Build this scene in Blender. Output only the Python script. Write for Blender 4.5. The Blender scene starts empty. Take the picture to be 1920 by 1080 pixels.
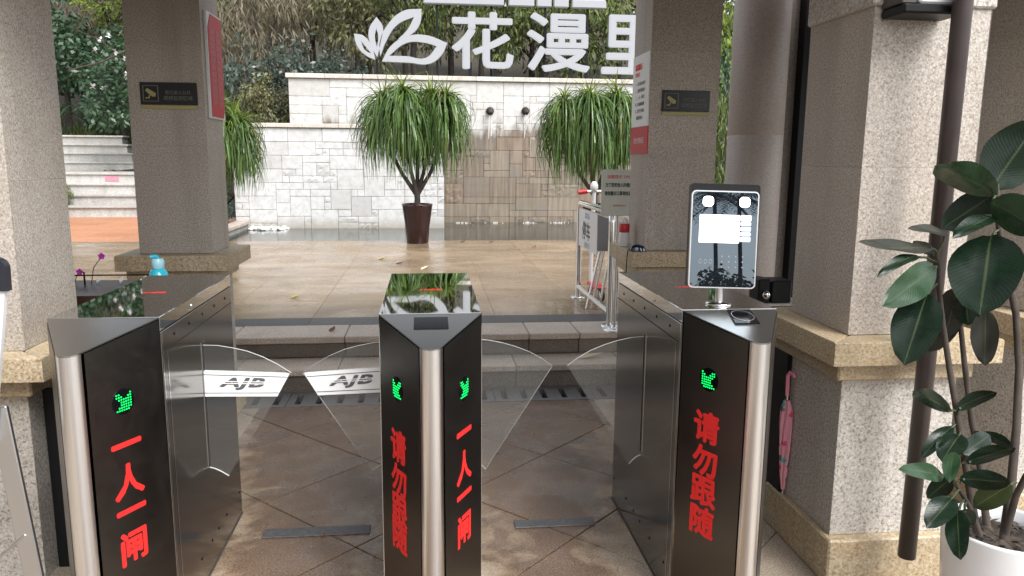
import bpy, bmesh, math, random
from mathutils import Vector, Matrix
random.seed(7)
S = bpy.context.scene
COL = S.collection
RAD = math.radians

# ------------------------------------------------------------------ camera, sky, sun, exposure
cam_d = bpy.data.cameras.new('camera'); cam = bpy.data.objects.new('camera', cam_d); COL.objects.link(cam)
cam_d.sensor_width = 36.0; cam_d.lens = 26.937; cam_d.clip_end = 600; cam_d.clip_start = 0.02
cam.matrix_world = Matrix(((0.994041, 0.010198, -0.108531, -0.005949), (-0.108704, 0.167101, -0.979929, -2.274180), (0.008142, 0.985887, 0.167214, 1.462493), (0.000000, 0.000000, 0.000000, 1.000000)))
S.camera = cam
world = bpy.data.worlds.new('World'); S.world = world; world.use_nodes = True
wn = world.node_tree.nodes; wl = world.node_tree.links
bg = wn['Background']; bg.inputs[1].default_value = 0.15
sky = wn.new('ShaderNodeTexSky'); sky.sky_type = 'NISHITA'; sky.sun_disc = False
SUN_EL, SUN_AZ = 50, 146
sky.sun_elevation = RAD(SUN_EL); sky.sun_rotation = RAD(SUN_AZ); sky.air_density = 1.0; sky.dust_density = 1.5; sky.ozone_density = 1.0
hs = wn.new('ShaderNodeHueSaturation'); hs.inputs['Saturation'].default_value = 0.22
wl.new(sky.outputs[0], hs.inputs['Color']); wl.new(hs.outputs[0], bg.inputs[0])
sun_d = bpy.data.lights.new('sun', 'SUN'); sun_d.energy = 2.0; sun_d.angle = RAD(34); sun_d.color = (1.0, 0.99, 0.975)
sun = bpy.data.objects.new('sun', sun_d); COL.objects.link(sun)
sd = Vector((math.sin(RAD(SUN_AZ)) * math.cos(RAD(SUN_EL)), math.cos(RAD(SUN_AZ)) * math.cos(RAD(SUN_EL)), math.sin(RAD(SUN_EL))))
sun.rotation_euler = sd.to_track_quat('Z', 'Y').to_euler(); sun.location = (0, -6, 9)
S.view_settings.view_transform = 'Standard'; S.view_settings.look = 'None'; S.view_settings.exposure = 1.02; S.view_settings.gamma = 1.0
S.render.engine = 'CYCLES'
S.cycles.max_bounces = 8; S.cycles.transparent_max_bounces = 12

# ------------------------------------------------------------------ helpers
def thing(name, label, cat, loc=(0, 0, 0), group=None, rotz=0.0):
    o = bpy.data.objects.new(name, None); COL.objects.link(o); o.location = loc; o.rotation_euler = (0, 0, rotz)
    o.empty_display_size = 0.1
    o['label'] = label; o['category'] = cat
    if group: o['group'] = group
    return o
def tag(o, label, cat, group=None):
    o['label'] = label; o['category'] = cat
    if group: o['group'] = group
    return o
def link(name, mesh, parent=None, loc=(0, 0, 0)):
    o = bpy.data.objects.new(name, mesh); COL.objects.link(o); o.location = loc
    if parent is not None: o.parent = parent
    return o
class MB:
    """collects shapes, builds one mesh object; off is taken off every vertex (the thing's base)"""
    def __init__(s, off=(0, 0, 0)): s.v = []; s.f = []; s.m = []; s.sm = []; s.off = Vector(off)
    def add(s, verts, faces, mi=0, smooth=False):
        b = len(s.v); s.v += [tuple(Vector(q)) for q in verts]
        for f in faces: s.f.append(tuple(b + i for i in f)); s.m.append(mi); s.sm.append(smooth)
        return s
    def box(s, x0, x1, y0, y1, z0, z1, bev=0.0, mi=0, mat=None):
        if bev <= 0:
            vs = [(x, y, z) for z in (z0, z1) for y in (y0, y1) for x in (x0, x1)]
            fs = [(0, 2, 3, 1), (4, 5, 7, 6), (0, 1, 5, 4), (2, 6, 7, 3), (0, 4, 6, 2), (1, 3, 7, 5)]
        else:
            bm = bmesh.new(); bmesh.ops.create_cube(bm, size=1)
            for v in bm.verts: v.co = Vector(((x0 + x1) / 2 + v.co.x * (x1 - x0), (y0 + y1) / 2 + v.co.y * (y1 - y0), (z0 + z1) / 2 + v.co.z * (z1 - z0)))
            bmesh.ops.bevel(bm, geom=bm.edges[:], offset=bev, segments=1, affect='EDGES')
            bm.verts.index_update(); vs = [v.co.copy() for v in bm.verts]; fs = [tuple(v.index for v in f.verts) for f in bm.faces]; bm.free()
        if mat is not None: vs = [mat @ Vector(q) for q in vs]
        return s.add(vs, fs, mi)
    def prism(s, poly, d0, d1, axes='xyz', mi=0, mat=None):
        """poly in the first two axes, from d0 to d1 along the third"""
        n = len(poly); vs = []
        for d in (d0, d1):
            for a, b in poly:
                c = {axes[0]: a, axes[1]: b, axes[2]: d}; vs.append((c['x'], c['y'], c['z']))
        fs = [tuple(range(n - 1, -1, -1)), tuple(range(n, 2 * n))] + [(i, (i + 1) % n, n + (i + 1) % n, n + i) for i in range(n)]
        if mat is not None: vs = [mat @ Vector(q) for q in vs]
        return s.add(vs, fs, mi)
    def tube(s, pts, r, n=8, mi=0, caps=True):
        pts = [Vector(q) for q in pts]; k = len(pts)
        rs = r if isinstance(r, (list, tuple)) else [r] * k
        vs = []; ref = None
        for i, q in enumerate(pts):
            t = (pts[min(i + 1, k - 1)] - pts[max(i - 1, 0)]).normalized()
            if ref is None: ref = Vector((0, 0, 1)) if abs(t.z) < 0.9 else Vector((1, 0, 0))
            u = t.cross(ref).normalized(); w = u.cross(t).normalized(); ref = w
            for j in range(n):
                a = 2 * math.pi * j / n; vs.append(q + (u * math.cos(a) + w * math.sin(a)) * rs[i])
        fs = [(i * n + j, i * n + (j + 1) % n, (i + 1) * n + (j + 1) % n, (i + 1) * n + j) for i in range(k - 1) for j in range(n)]
        s.add(vs, fs, mi, True)
        if caps:
            s.add(vs[:n], [tuple(range(n - 1, -1, -1))], mi); s.add(vs[-n:], [tuple(range(n))], mi)
        return s
    def lathe(s, prof, c=(0, 0, 0), n=24, mi=0, mat=None, smooth=True):
        vs = []
        for r, z in prof:
            for j in range(n):
                a = 2 * math.pi * j / n; vs.append(Vector((r * math.cos(a), r * math.sin(a), z)))
        vs = [(mat @ q if mat is not None else q) + Vector(c) for q in vs]
        k = len(prof)
        fs = [(i * n + j, i * n + (j + 1) % n, (i + 1) * n + (j + 1) % n, (i + 1) * n + j) for i in range(k - 1) for j in range(n)]
        s.add(vs, fs, mi, smooth)
        s.add(vs[:n], [tuple(range(n - 1, -1, -1))], mi); s.add(vs[-n:], [tuple(range(n))], mi)
        return s
    def mesh(s, name, mats):
        me = bpy.data.meshes.new(name)
        me.from_pydata([tuple(Vector(q) - s.off) for q in s.v], [], s.f)
        for m in (mats if isinstance(mats, (list, tuple)) else [mats]): me.materials.append(m)
        me.polygons.foreach_set('material_index', s.m); me.polygons.foreach_set('use_smooth', s.sm)
        me.validate(); me.update()
        return me
    def build(s, name, mats, parent=None, kind=None):
        o = link(name, s.mesh(name, mats), parent)
        if parent is None: o.location = s.off
        if kind: o['kind'] = kind
        return o
def text_mesh(body, size, extrude=0.001, bold=0.0, shear=0.0, name='lettering', spacing=1.0):
    c = bpy.data.curves.new('t', 'FONT'); c.body = body; c.size = size; c.extrude = extrude; c.offset = bold; c.shear = shear
    c.align_x = 'CENTER'; c.resolution_u = 3; c.space_character = spacing
    o = bpy.data.objects.new('t', c); COL.objects.link(o)
    dg = bpy.context.evaluated_depsgraph_get(); me = bpy.data.meshes.new_from_object(o.evaluated_get(dg)); me.name = name
    bpy.data.objects.remove(o); bpy.data.curves.remove(c)
    xs = [v.co.x for v in me.vertices]; ys = [v.co.y for v in me.vertices]
    cx, cy = (min(xs) + max(xs)) / 2, (min(ys) + max(ys)) / 2
    for v in me.vertices: v.co.x -= cx; v.co.y -= cy
    me['w'] = max(xs) - min(xs); me['h'] = max(ys) - min(ys)
    return me
def frame(o, u, v, n):
    return Matrix(((u[0], v[0], n[0], o[0]), (u[1], v[1], n[1], o[1]), (u[2], v[2], n[2], o[2]), (0, 0, 0, 1)))
def put_text(body, size, mat, M, parent, off=(0, 0, 0), name='lettering', bold=0.0, shear=0.0, extrude=0.0008, fit=None, spacing=1.0, step=0.00004):
    me = text_mesh(body, size, extrude, 0.0, shear, name, spacing)
    if bold:      # heavier strokes: the glyph laid down again a little to each side, every layer a hair prouder
        n0 = len(me.vertices); v0 = [v.co.copy() for v in me.vertices]; f0 = [tuple(p.vertices) for p in me.polygons]; vs, fs = [], []
        for k in range(9):
            a = 2 * math.pi * k / 8; d = Vector((math.cos(a) * bold, math.sin(a) * bold, 0)) if k < 8 else Vector((0, 0, 0))
            fs += [tuple(i + len(vs) for i in f) for f in f0]; vs += [v + d + Vector((0, 0, k * step)) for v in v0]
        w_, h_ = me['w'] + 2 * bold, me['h'] + 2 * bold; bpy.data.meshes.remove(me)
        me = bpy.data.meshes.new(name); me.from_pydata([tuple(v) for v in vs], [], fs); me.update(); me['w'] = w_; me['h'] = h_
    if fit: me.transform(Matrix.Diagonal((fit[0] / me['w'], fit[1] / me['h'], 1, 1)))
    me.transform(Matrix.Translation(-Vector(off)) @ M); me.materials.clear(); me.materials.append(mat)
    return link(name, me, parent)

# ------------------------------------------------------------------ materials
def new_mat(name):
    m = bpy.data.materials.new(name); m.use_nodes = True
    return m, m.node_tree.nodes, m.node_tree.links, m.node_tree.nodes['Principled BSDF']
def plain(name, col, rough=0.5, metal=0.0, emit=None, es=0.0, coat=0.0, var=0.0):
    m, n, l, b = new_mat(name)
    b.inputs['Base Color'].default_value = (*col, 1); b.inputs['Roughness'].default_value = rough; b.inputs['Metallic'].default_value = metal
    b.inputs['Coat Weight'].default_value = coat
    if emit: b.inputs['Emission Color'].default_value = (*emit, 1); b.inputs['Emission Strength'].default_value = es
    if var:
        x = noise(n, l, 14, 4); r = ramp(n, l, x, [(0.3, tuple(c * (1 - var) for c in col)), (0.7, tuple(min(1, c * (1 + var)) for c in col))]); l.new(r, b.inputs['Base Color'])
    return m
def pos(n):
    for q in n:
        if q.bl_idname == 'ShaderNodeNewGeometry': return q.outputs['Position']
    return n.new('ShaderNodeNewGeometry').outputs['Position']
def noise(n, l, scale, detail=3, vec=None, stretch=None, rough=0.5, dist=0.0):
    t = n.new('ShaderNodeTexNoise'); t.inputs['Scale'].default_value = scale; t.inputs['Detail'].default_value = detail; t.inputs['Roughness'].default_value = rough
    t.inputs['Distortion'].default_value = dist
    v = vec if vec is not None else pos(n)
    if stretch:
        mp = n.new('ShaderNodeMapping'); mp.inputs['Scale'].default_value = stretch; l.new(v, mp.inputs[0]); v = mp.outputs[0]
    l.new(v, t.inputs['Vector']); return t.outputs['Fac']
def ramp(n, l, fac, stops, interp='LINEAR'):
    r = n.new('ShaderNodeValToRGB'); cr = r.color_ramp; cr.interpolation = interp
    while len(cr.elements) < len(stops): cr.elements.new(0.5)
    for e, (p, c) in zip(cr.elements, stops): e.position = p; e.color = (*c, 1) if isinstance(c, (tuple, list)) else (c, c, c, 1)
    l.new(fac, r.inputs[0]); return r.outputs[0]
def mix(n, l, fac, a, b, mode='MIX'):
    x = n.new('ShaderNodeMix'); x.data_type = 'RGBA'; x.blend_type = mode
    for s, v in ((0, fac), (6, a), (7, b)):
        if hasattr(v, 'is_output'): l.new(v, x.inputs[s])
        elif isinstance(v, (tuple, list)): x.inputs[s].default_value = (*v, 1)
        else: x.inputs[s].default_value = v
    return x.outputs[2]
def mth(n, l, op, a, b=0.0, clamp=False):
    x = n.new('ShaderNodeMath'); x.operation = op; x.use_clamp = clamp
    for i, v in enumerate((a, b)):
        if hasattr(v, 'is_output'): l.new(v, x.inputs[i])
        else: x.inputs[i].default_value = v
    return x.outputs[0]
def bump(n, l, b, h, strength=0.3, dist=0.01):
    x = n.new('ShaderNodeBump'); x.inputs['Strength'].default_value = strength; x.inputs['Distance'].default_value = dist
    l.new(h, x.inputs['Height']); l.new(x.outputs[0], b.inputs['Normal'])
def rnd(n): return n.new('ShaderNodeObjectInfo').outputs['Random']
def sep(n, l):
    x = n.new('ShaderNodeSeparateXYZ'); l.new(pos(n), x.inputs[0]); return x.outputs
def granite(name, base, dark, light, scale=170, rough=0.6, patch=0.25, tint=None, obj_var=0.08, bmp=0.25, low=0.36, high=0.62):
    """flame-finished granite: mineral flecks, broad patchiness, faint stains"""
    m, n, l, b = new_mat(name)
    g = noise(n, l, scale, 3, rough=0.7)
    c = ramp(n, l, g, [(low, dark), (0.46, base), (0.54, base), (high, light)])
    v = n.new('ShaderNodeTexVoronoi'); v.inputs['Scale'].default_value = scale * 0.75; l.new(pos(n), v.inputs['Vector'])
    fl = ramp(n, l, v.outputs['Distance'], [(0.10, 1.0), (0.30, 0.0)])
    c = mix(n, l, mth(n, l, 'MULTIPLY', fl, 0.55), c, dark)
    big = noise(n, l, 2.3, 5, rough=0.65)
    c = mix(n, l, mth(n, l, 'MULTIPLY', ramp(n, l, big, [(0.35, 0.0), (0.7, 1.0)]), patch), c, tint or tuple(x * 0.7 for x in base))
    st = noise(n, l, 3.0, 4, stretch=(2.5, 2.5, 0.35))
    c = mix(n, l, mth(n, l, 'MULTIPLY', ramp(n, l, st, [(0.5, 0.0), (0.75, 1.0)]), patch), c, tuple(x * 0.55 for x in base))
    if obj_var:
        k = mth(n, l, 'ADD', mth(n, l, 'MULTIPLY', rnd(n), 2 * obj_var), 1 - obj_var)
        x = n.new('ShaderNodeVectorMath'); x.operation = 'SCALE'; l.new(c, x.inputs[0]); l.new(k, x.inputs['Scale']); c = x.outputs[0]
    l.new(c, b.inputs['Base Color']); b.inputs['Roughness'].default_value = rough
    bump(n, l, b, g, bmp, 0.004)
    return m
def steel(name, col=(0.5, 0.49, 0.47), rough=0.28, streak=(1, 1, 60), amp=0.12, bstr=0.0):
    m, n, l, b = new_mat(name)
    s = noise(n, l, 14, 3, stretch=streak); big = noise(n, l, 3, 3)
    b.inputs['Metallic'].default_value = 1.0
    c = ramp(n, l, s, [(0.3, tuple(x * 0.95 for x in col)), (0.7, tuple(min(1, x * 1.04) for x in col))])
    l.new(c, b.inputs['Base Color'])
    r = mth(n, l, 'ADD', mth(n, l, 'MULTIPLY', s, amp), mth(n, l, 'ADD', mth(n, l, 'MULTIPLY', big, amp), rough - amp))
    l.new(r, b.inputs['Roughness'])
    if bstr: bump(n, l, b, s, bstr, 0.001)
    return m
M = {}
M['shaft'] = granite('pillar granite', (0.465, 0.415, 0.36), (0.235, 0.19, 0.15), (0.64, 0.60, 0.55), 140, 0.62, 0.4, (0.36, 0.295, 0.23), bmp=0.35)
M['plinth'] = granite('grey granite', (0.50, 0.465, 0.42), (0.20, 0.17, 0.14), (0.66, 0.63, 0.59), 115, 0.6, 0.3, (0.42, 0.36, 0.29), bmp=0.3, low=0.38)
M['cap'] = granite('yellow granite', (0.51, 0.415, 0.275), (0.25, 0.17, 0.09), (0.66, 0.59, 0.47), 110, 0.55, 0.5, (0.40, 0.26, 0.12))
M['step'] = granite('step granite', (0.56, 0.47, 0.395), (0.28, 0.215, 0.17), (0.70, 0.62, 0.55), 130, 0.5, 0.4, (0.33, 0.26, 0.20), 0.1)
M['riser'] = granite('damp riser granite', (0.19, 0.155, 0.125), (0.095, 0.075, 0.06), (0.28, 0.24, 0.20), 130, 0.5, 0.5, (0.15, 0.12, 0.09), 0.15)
M['dark_strip'] = granite('grey band stone', (0.085, 0.083, 0.084), (0.05, 0.05, 0.05), (0.13, 0.127, 0.127), 110, 0.5, 0.3, obj_var=0.15)
M['iron'] = granite('drain stone', (0.15, 0.145, 0.145), (0.09, 0.09, 0.09), (0.21, 0.205, 0.20), 110, 0.38, 0.3, obj_var=0.15)
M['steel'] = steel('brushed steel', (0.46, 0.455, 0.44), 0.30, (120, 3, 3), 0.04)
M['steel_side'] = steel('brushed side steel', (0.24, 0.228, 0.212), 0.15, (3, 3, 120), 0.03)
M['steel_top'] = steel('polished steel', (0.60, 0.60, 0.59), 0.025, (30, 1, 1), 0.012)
M['steel_col'] = steel('satin steel', (0.86, 0.855, 0.845), 0.30, (14, 14, 0.15), 0.06)
M['chrome'] = plain('chrome', (0.75, 0.75, 0.74), 0.12, 1.0)
M['alu'] = plain('aluminium', (0.58, 0.58, 0.58), 0.38, 1.0)
M['black_panel'] = plain('black brushed steel', (0.15, 0.142, 0.132), 0.36, 1.0)
M['dark_lens'] = plain('dark lens', (0.006, 0.006, 0.007), 0.12)
M['dark_lens'].node_tree.nodes['Principled BSDF'].inputs['Specular IOR Level'].default_value = 0.2
def smudged(key, lo, hi):
    m = M[key]; n, l, b = m.node_tree.nodes, m.node_tree.links, m.node_tree.nodes['Principled BSDF']
    a = noise(n, l, 5, 5, rough=0.7, dist=1.2); f = noise(n, l, 38, 4, rough=0.7)
    l.new(ramp(n, l, mth(n, l, 'ADD', mth(n, l, 'MULTIPLY', a, 0.7), mth(n, l, 'MULTIPLY', f, 0.3)), [(0.38, lo), (0.62, hi)]), b.inputs['Roughness'])
smudged('black_panel', 0.32, 0.39)
M['dry_blade'] = plain('dry brown strap leaf', (0.20, 0.135, 0.06), 0.7, var=0.3)
M['sealant'] = plain('grey sealant', (0.07, 0.063, 0.055), 0.8, var=0.3)
M['grit'] = plain('grit and leaf bits', (0.16, 0.125, 0.09), 0.9, var=0.6)
M['black'] = plain('black plastic', (0.010, 0.010, 0.011), 0.4)
M['black'].node_tree.nodes['Principled BSDF'].inputs['Specular IOR Level'].default_value = 0.2
M['black_glass'] = plain('black glass', (0.008, 0.009, 0.012), 0.0, coat=0.0)
M['black_glass'].node_tree.nodes['Principled BSDF'].inputs['Specular Tint'].default_value = (0.70, 0.85, 1.0, 1)
M['black_glass'].node_tree.nodes['Principled BSDF'].inputs['Specular IOR Level'].default_value = 1.0
M['black_glass'].node_tree.nodes['Principled BSDF'].inputs['IOR'].default_value = 1.7
M['gap'] = plain('gap', (0.01, 0.01, 0.01), 0.8)
M['red_print'] = plain('red film', (0.86, 0.026, 0.024), 0.5)
M['red'] = plain('red plastic', (0.62, 0.03, 0.04), 0.4)
M['white'] = plain('white paint', (0.78, 0.78, 0.78), 0.4)
M['ceramic'] = plain('white glazed ceramic', (0.80, 0.81, 0.83), 0.22, coat=0.3)
M['white_print'] = plain('white film', (0.87, 0.88, 0.87), 0.45)
M['grey_print'] = plain('grey ink', (0.10, 0.10, 0.105), 0.5)
M['green_led'] = plain('green led', (0.0, 0.2, 0.05), 0.4, 0, (0.0, 1.0, 0.14), 0.95)
M['white_led'] = plain('white led', (0.8, 0.8, 0.8), 0.4, 0, (0.95, 0.98, 1.0), 2.6)
M['screen_lit'] = plain('lit screen', (0.5, 0.5, 0.5), 0.2, 0, (0.97, 0.99, 1.0), 1.25)
M['pipe'] = plain('brown painted pipe', (0.060, 0.047, 0.045), 0.35, var=0.12)
M['dark_wood'] = plain('dark brown wood', (0.030, 0.014, 0.010), 0.4, var=0.3)
M['maroon'] = plain('maroon glaze', (0.020, 0.0045, 0.0045), 0.18, coat=0.2)
M['soil'] = plain('potting soil', (0.05, 0.038, 0.028), 0.95, var=0.5)
M['bark'] = plain('grey brown bark', (0.065, 0.050, 0.040), 0.85, var=0.4)
M['dark_bark'] = plain('dark bark', (0.045, 0.036, 0.030), 0.9, var=0.4)
M['pink'] = plain('pink cloth', (0.72, 0.24, 0.32), 0.7, var=0.12)
M['magenta'] = plain('magenta petals', (0.55, 0.03, 0.45), 0.6)
M['yellow_leaf'] = plain('yellow leaf', (0.62, 0.48, 0.05), 0.6)
M['brown_leaf'] = plain('brown leaf', (0.20, 0.10, 0.05), 0.7)
M['pale_leaf'] = plain('pale dry leaf', (0.62, 0.52, 0.33), 0.7)
M['gold'] = plain('gold print', (0.42, 0.37, 0.16), 0.5)
M['plaque'] = plain('black plaque', (0.016, 0.016, 0.017), 0.35)
M['dim_text'] = plain('grey plaque print', (0.17, 0.18, 0.16), 0.5)
M['letter'] = plain('white letter enamel', (0.38, 0.39, 0.41), 0.45)
M['terracotta'] = granite('terracotta paving', (0.52, 0.235, 0.125), (0.38, 0.16, 0.08), (0.60, 0.30, 0.17), 40, 0.5, 0.3, (0.42, 0.19, 0.10))
M['pebble'] = plain('white pebble', (0.80, 0.79, 0.77), 0.5)
M['board'] = plain('grey green board', (0.62, 0.63, 0.56), 0.3, 0.0, var=0.05)
M['poster_red'] = plain('poster red', (0.55, 0.02, 0.04), 0.45)
M['poster_pink'] = plain('faded pink print', (0.47, 0.095, 0.11), 0.5)
M['teal'] = plain('teal liquid', (0.03, 0.45, 0.58), 0.15)
M['clear'] = plain('clear blue plastic', (0.35, 0.62, 0.70), 0.12)
M['rubber'] = plain('black rubber', (0.015, 0.015, 0.015), 0.7)
M['lamp_glass'] = plain('frosted lamp glass', (0.62, 0.63, 0.64), 0.3)
M['navy'] = plain('dark navy plastic', (0.022, 0.023, 0.032), 0.35)

def acrylic():
    m, n, l, b = new_mat('clear acrylic'); out = n['Material Output']
    tr = n.new('ShaderNodeBsdfTransparent'); tr.inputs[0].default_value = (0.97, 0.98, 0.975, 1)
    gl = n.new('ShaderNodeBsdfGlossy'); gl.inputs['Roughness'].default_value = 0.03
    df = n.new('ShaderNodeBsdfDiffuse'); df.inputs[0].default_value = (0.75, 0.76, 0.76, 1)
    ge = n.new('ShaderNodeNewGeometry'); dt = n.new('ShaderNodeVectorMath'); dt.operation = 'DOT_PRODUCT'; l.new(ge.outputs['Normal'], dt.inputs[0]); l.new(ge.outputs['Incoming'], dt.inputs[1])
    sch = mth(n, l, 'ADD', mth(n, l, 'MULTIPLY', mth(n, l, 'POWER', mth(n, l, 'SUBTRACT', 1.0, mth(n, l, 'ABSOLUTE', dt.outputs['Value']), True), 5.0), 0.96), 0.022, True)
    a = n.new('ShaderNodeMixShader'); a.inputs[0].default_value = 0.025; l.new(tr.outputs[0], a.inputs[1]); l.new(df.outputs[0], a.inputs[2])
    c = n.new('ShaderNodeMixShader'); l.new(sch, c.inputs[0]); l.new(a.outputs[0], c.inputs[1]); l.new(gl.outputs[0], c.inputs[2])
    l.new(c.outputs[0], out.inputs[0]); return m
M['acrylic'] = acrylic()
M['acrylic_edge'] = plain('frosted acrylic edge', (0.62, 0.63, 0.61), 0.25)

def floor_mat():
    m, n, l, b = new_mat('wet granite paving')
    x, y, z = sep(n, l)
    g = noise(n, l, 150, 3, rough=0.7)
    dry = ramp(n, l, g, [(0.36, (0.23, 0.175, 0.13)), (0.5, (0.345, 0.28, 0.215)), (0.64, (0.48, 0.41, 0.335))])
    wet = ramp(n, l, g, [(0.36, (0.090, 0.052, 0.030)), (0.5, (0.150, 0.094, 0.058)), (0.66, (0.24, 0.168, 0.115))])
    n1 = noise(n, l, 2.6, 5, rough=0.62, dist=0.6); n2 = noise(n, l, 7, 4, rough=0.6)
    # feet keep the middle of each lane wet; the paving beside the gate housings has dried
    ax_ = mth(n, l, 'ABSOLUTE', mth(n, l, 'SUBTRACT', mth(n, l, 'ABSOLUTE', x), 0.45))
    lane = mth(n, l, 'MULTIPLY', ax_, 0.95)
    ahead = mth(n, l, 'MULTIPLY', mth(n, l, 'SUBTRACT', y, 0.75), 0.22)
    outside = mth(n, l, 'MULTIPLY', mth(n, l, 'GREATER_THAN', mth(n, l, 'ABSOLUTE', x), 1.0), 0.5)
    w = mth(n, l, 'ADD', mth(n, l, 'ADD', mth(n, l, 'MULTIPLY', n1, 1.0), mth(n, l, 'MULTIPLY', n2, 0.35)), ahead)
    front = mth(n, l, 'MULTIPLY', mth(n, l, 'SUBTRACT', -0.25, y), 1.2, True)
    w = mth(n, l, 'ADD', mth(n, l, 'SUBTRACT', mth(n, l, 'SUBTRACT', w, lane), outside), front)
    wm = ramp(n, l, w, [(0.29, 0.0), (0.38, 1.0)])
    ochre = mix(n, l, 0.5, dry, (0.30, 0.19, 0.09))
    rim = ramp(n, l, w, [(0.23, 0.0), (0.31, 1.0), (0.37, 1.0), (0.44, 0.0)])
    c = mix(n, l, wm, dry, wet); c = mix(n, l, mth(n, l, 'MULTIPLY', rim, 0.55), c, ochre)
    gp = noise(n, l, 4.5, 3); sh = ramp(n, l, gp, [(0.4, 0.85), (0.6, 1.12)])
    c = mix(n, l, 1.0, c, sh, 'MULTIPLY')
    l.new(c, b.inputs['Base Color'])
    pud = noise(n, l, 5, 3)
    r = mth(n, l, 'SUBTRACT', 0.62, mth(n, l, 'MULTIPLY', wm, mth(n, l, 'ADD', 0.18, mth(n, l, 'MULTIPLY', ramp(n, l, pud, [(0.45, 0.0), (0.6, 1.0)]), 0.28))))
    l.new(r, b.inputs['Roughness']); bump(n, l, b, g, 0.35, 0.004); return m
M['floor'] = floor_mat()
def plaza_mat():
    m, n, l, b = new_mat('wet tan paving')
    g = noise(n, l, 60, 3, rough=0.6)
    c = ramp(n, l, g, [(0.35, (0.255, 0.180, 0.112)), (0.65, (0.37, 0.275, 0.182))])
    s = noise(n, l, 1.2, 5, stretch=(0.6, 1.6, 1), rough=0.6, dist=0.8)
    c = mix(n, l, mth(n, l, 'MULTIPLY', ramp(n, l, s, [(0.42, 0.0), (0.62, 1.0)]), 0.7), c, (0.185, 0.125, 0.075))
    k = mth(n, l, 'ADD', mth(n, l, 'MULTIPLY', rnd(n), 0.24), 0.88)
    x = n.new('ShaderNodeVectorMath'); x.operation = 'SCALE'; l.new(c, x.inputs[0]); l.new(k, x.inputs['Scale'])
    l.new(x.outputs[0], b.inputs['Base Color'])
    w = noise(n, l, 1.7, 4, dist=0.5); l.new(ramp(n, l, w, [(0.35, 0.10), (0.65, 0.36)]), b.inputs['Roughness'])
    bump(n, l, b, noise(n, l, 18, 3), 0.10, 0.004); return m
M['plaza'] = plaza_mat()
def stone_mat():
    """pale split stone; below the spouts the water has left ochre and brown stains"""
    m, n, l, b = new_mat('pale wall stone')
    x, y, z = sep(n, l)
    g = noise(n, l, 9, 5, rough=0.65); f = noise(n, l, 60, 3)
    c = ramp(n, l, g, [(0.3, (0.50, 0.49, 0.47)), (0.55, (0.66, 0.655, 0.645)), (0.8, (0.72, 0.72, 0.715))])
    c = mix(n, l, mth(n, l, 'MULTIPLY', ramp(n, l, f, [(0.5, 0.0), (0.75, 1.0)]), 0.25), c, (0.45, 0.42, 0.38))
    r = rnd(n)
    c = mix(n, l, mth(n, l, 'MULTIPLY', ramp(n, l, r, [(0.6, 0.0), (1.0, 1.0)]), 0.5), c, (0.40, 0.385, 0.36))
    base = mth(n, l, 'SUBTRACT', 1.0, mth(n, l, 'MULTIPLY', mth(n, l, 'SUBTRACT', z, 0.25), 5.0), True)
    c = mix(n, l, mth(n, l, 'MULTIPLY', base, 0.7), c, (0.30, 0.25, 0.19))
    # stain of the fountain wall
    back = mth(n, l, 'GREATER_THAN', y, 11.6)
    edge = noise(n, l, 3.2, 4, stretch=(2.0, 1, 0.6)); drip = noise(n, l, 5, 4, stretch=(3.5, 1, 0.2))
    lim = mth(n, l, 'ADD', mth(n, l, 'MULTIPLY', edge, 0.9), mth(n, l, 'ADD', mth(n, l, 'MULTIPLY', r, 0.25), 1.50))
    sm = mth(n, l, 'MULTIPLY', mth(n, l, 'SUBTRACT', lim, z), 4.0, True); sm = mth(n, l, 'MULTIPLY', sm, back)
    sc = ramp(n, l, mth(n, l, 'ADD', mth(n, l, 'MULTIPLY', r, 0.45), mth(n, l, 'MULTIPLY', drip, 0.6)), [(0.22, (0.150, 0.120, 0.085)), (0.42, (0.185, 0.138, 0.088)), (0.6, (0.105, 0.082, 0.058)), (0.8, (0.175, 0.100, 0.052))])
    c = mix(n, l, mth(n, l, 'MULTIPLY', sm, 0.94), c, sc)
    up = mth(n, l, 'MULTIPLY', mth(n, l, 'MULTIPLY', back, ramp(n, l, drip, [(0.4, 0.15), (0.7, 0.75)])), 0.5)
    c = mix(n, l, up, c, (0.50, 0.43, 0.35))
    l.new(c, b.inputs['Base Color']); b.inputs['Roughness'].default_value = 0.65
    bump(n, l, b, g, 0.35, 0.02); return m
M['stone'] = stone_mat()
M['coping'] = granite('pale coping', (0.66, 0.61, 0.54), (0.40, 0.35, 0.29), (0.76, 0.73, 0.69), 50, 0.6, 0.5, (0.45, 0.37, 0.29))
M['stair'] = granite('pale stair stone', (0.47, 0.455, 0.43), (0.33, 0.31, 0.29), (0.58, 0.57, 0.55), 40, 0.6, 0.5, (0.40, 0.36, 0.30), 0.14)
M['mortar'] = plain('mortar', (0.46, 0.44, 0.41), 0.9, var=0.2)
M['wet_mortar'] = plain('stained mortar', (0.17, 0.13, 0.095), 0.8, var=0.4)
M['joint'] = plain('floor joint', (0.055, 0.045, 0.036), 0.85, var=0.3)
M['plaza_joint'] = plain('plaza joint', (0.20, 0.145, 0.092), 0.8, var=0.2)
M['wall_dark'] = granite('dim rendered wall', (0.22, 0.19, 0.17), (0.15, 0.13, 0.115), (0.28, 0.25, 0.23), 90, 0.6, 0.35)
M['column'] = granite('smooth column stone', (0.40, 0.345, 0.31), (0.30, 0.25, 0.22), (0.46, 0.41, 0.37), 120, 0.45, 0.25, (0.34, 0.26, 0.22))
M['earth'] = plain('earth and dry leaves', (0.050, 0.040, 0.026), 0.95, var=0.5)
M['ground'] = plain('wet concrete ground', (0.13, 0.12, 0.11), 0.8, var=0.15)
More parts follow.
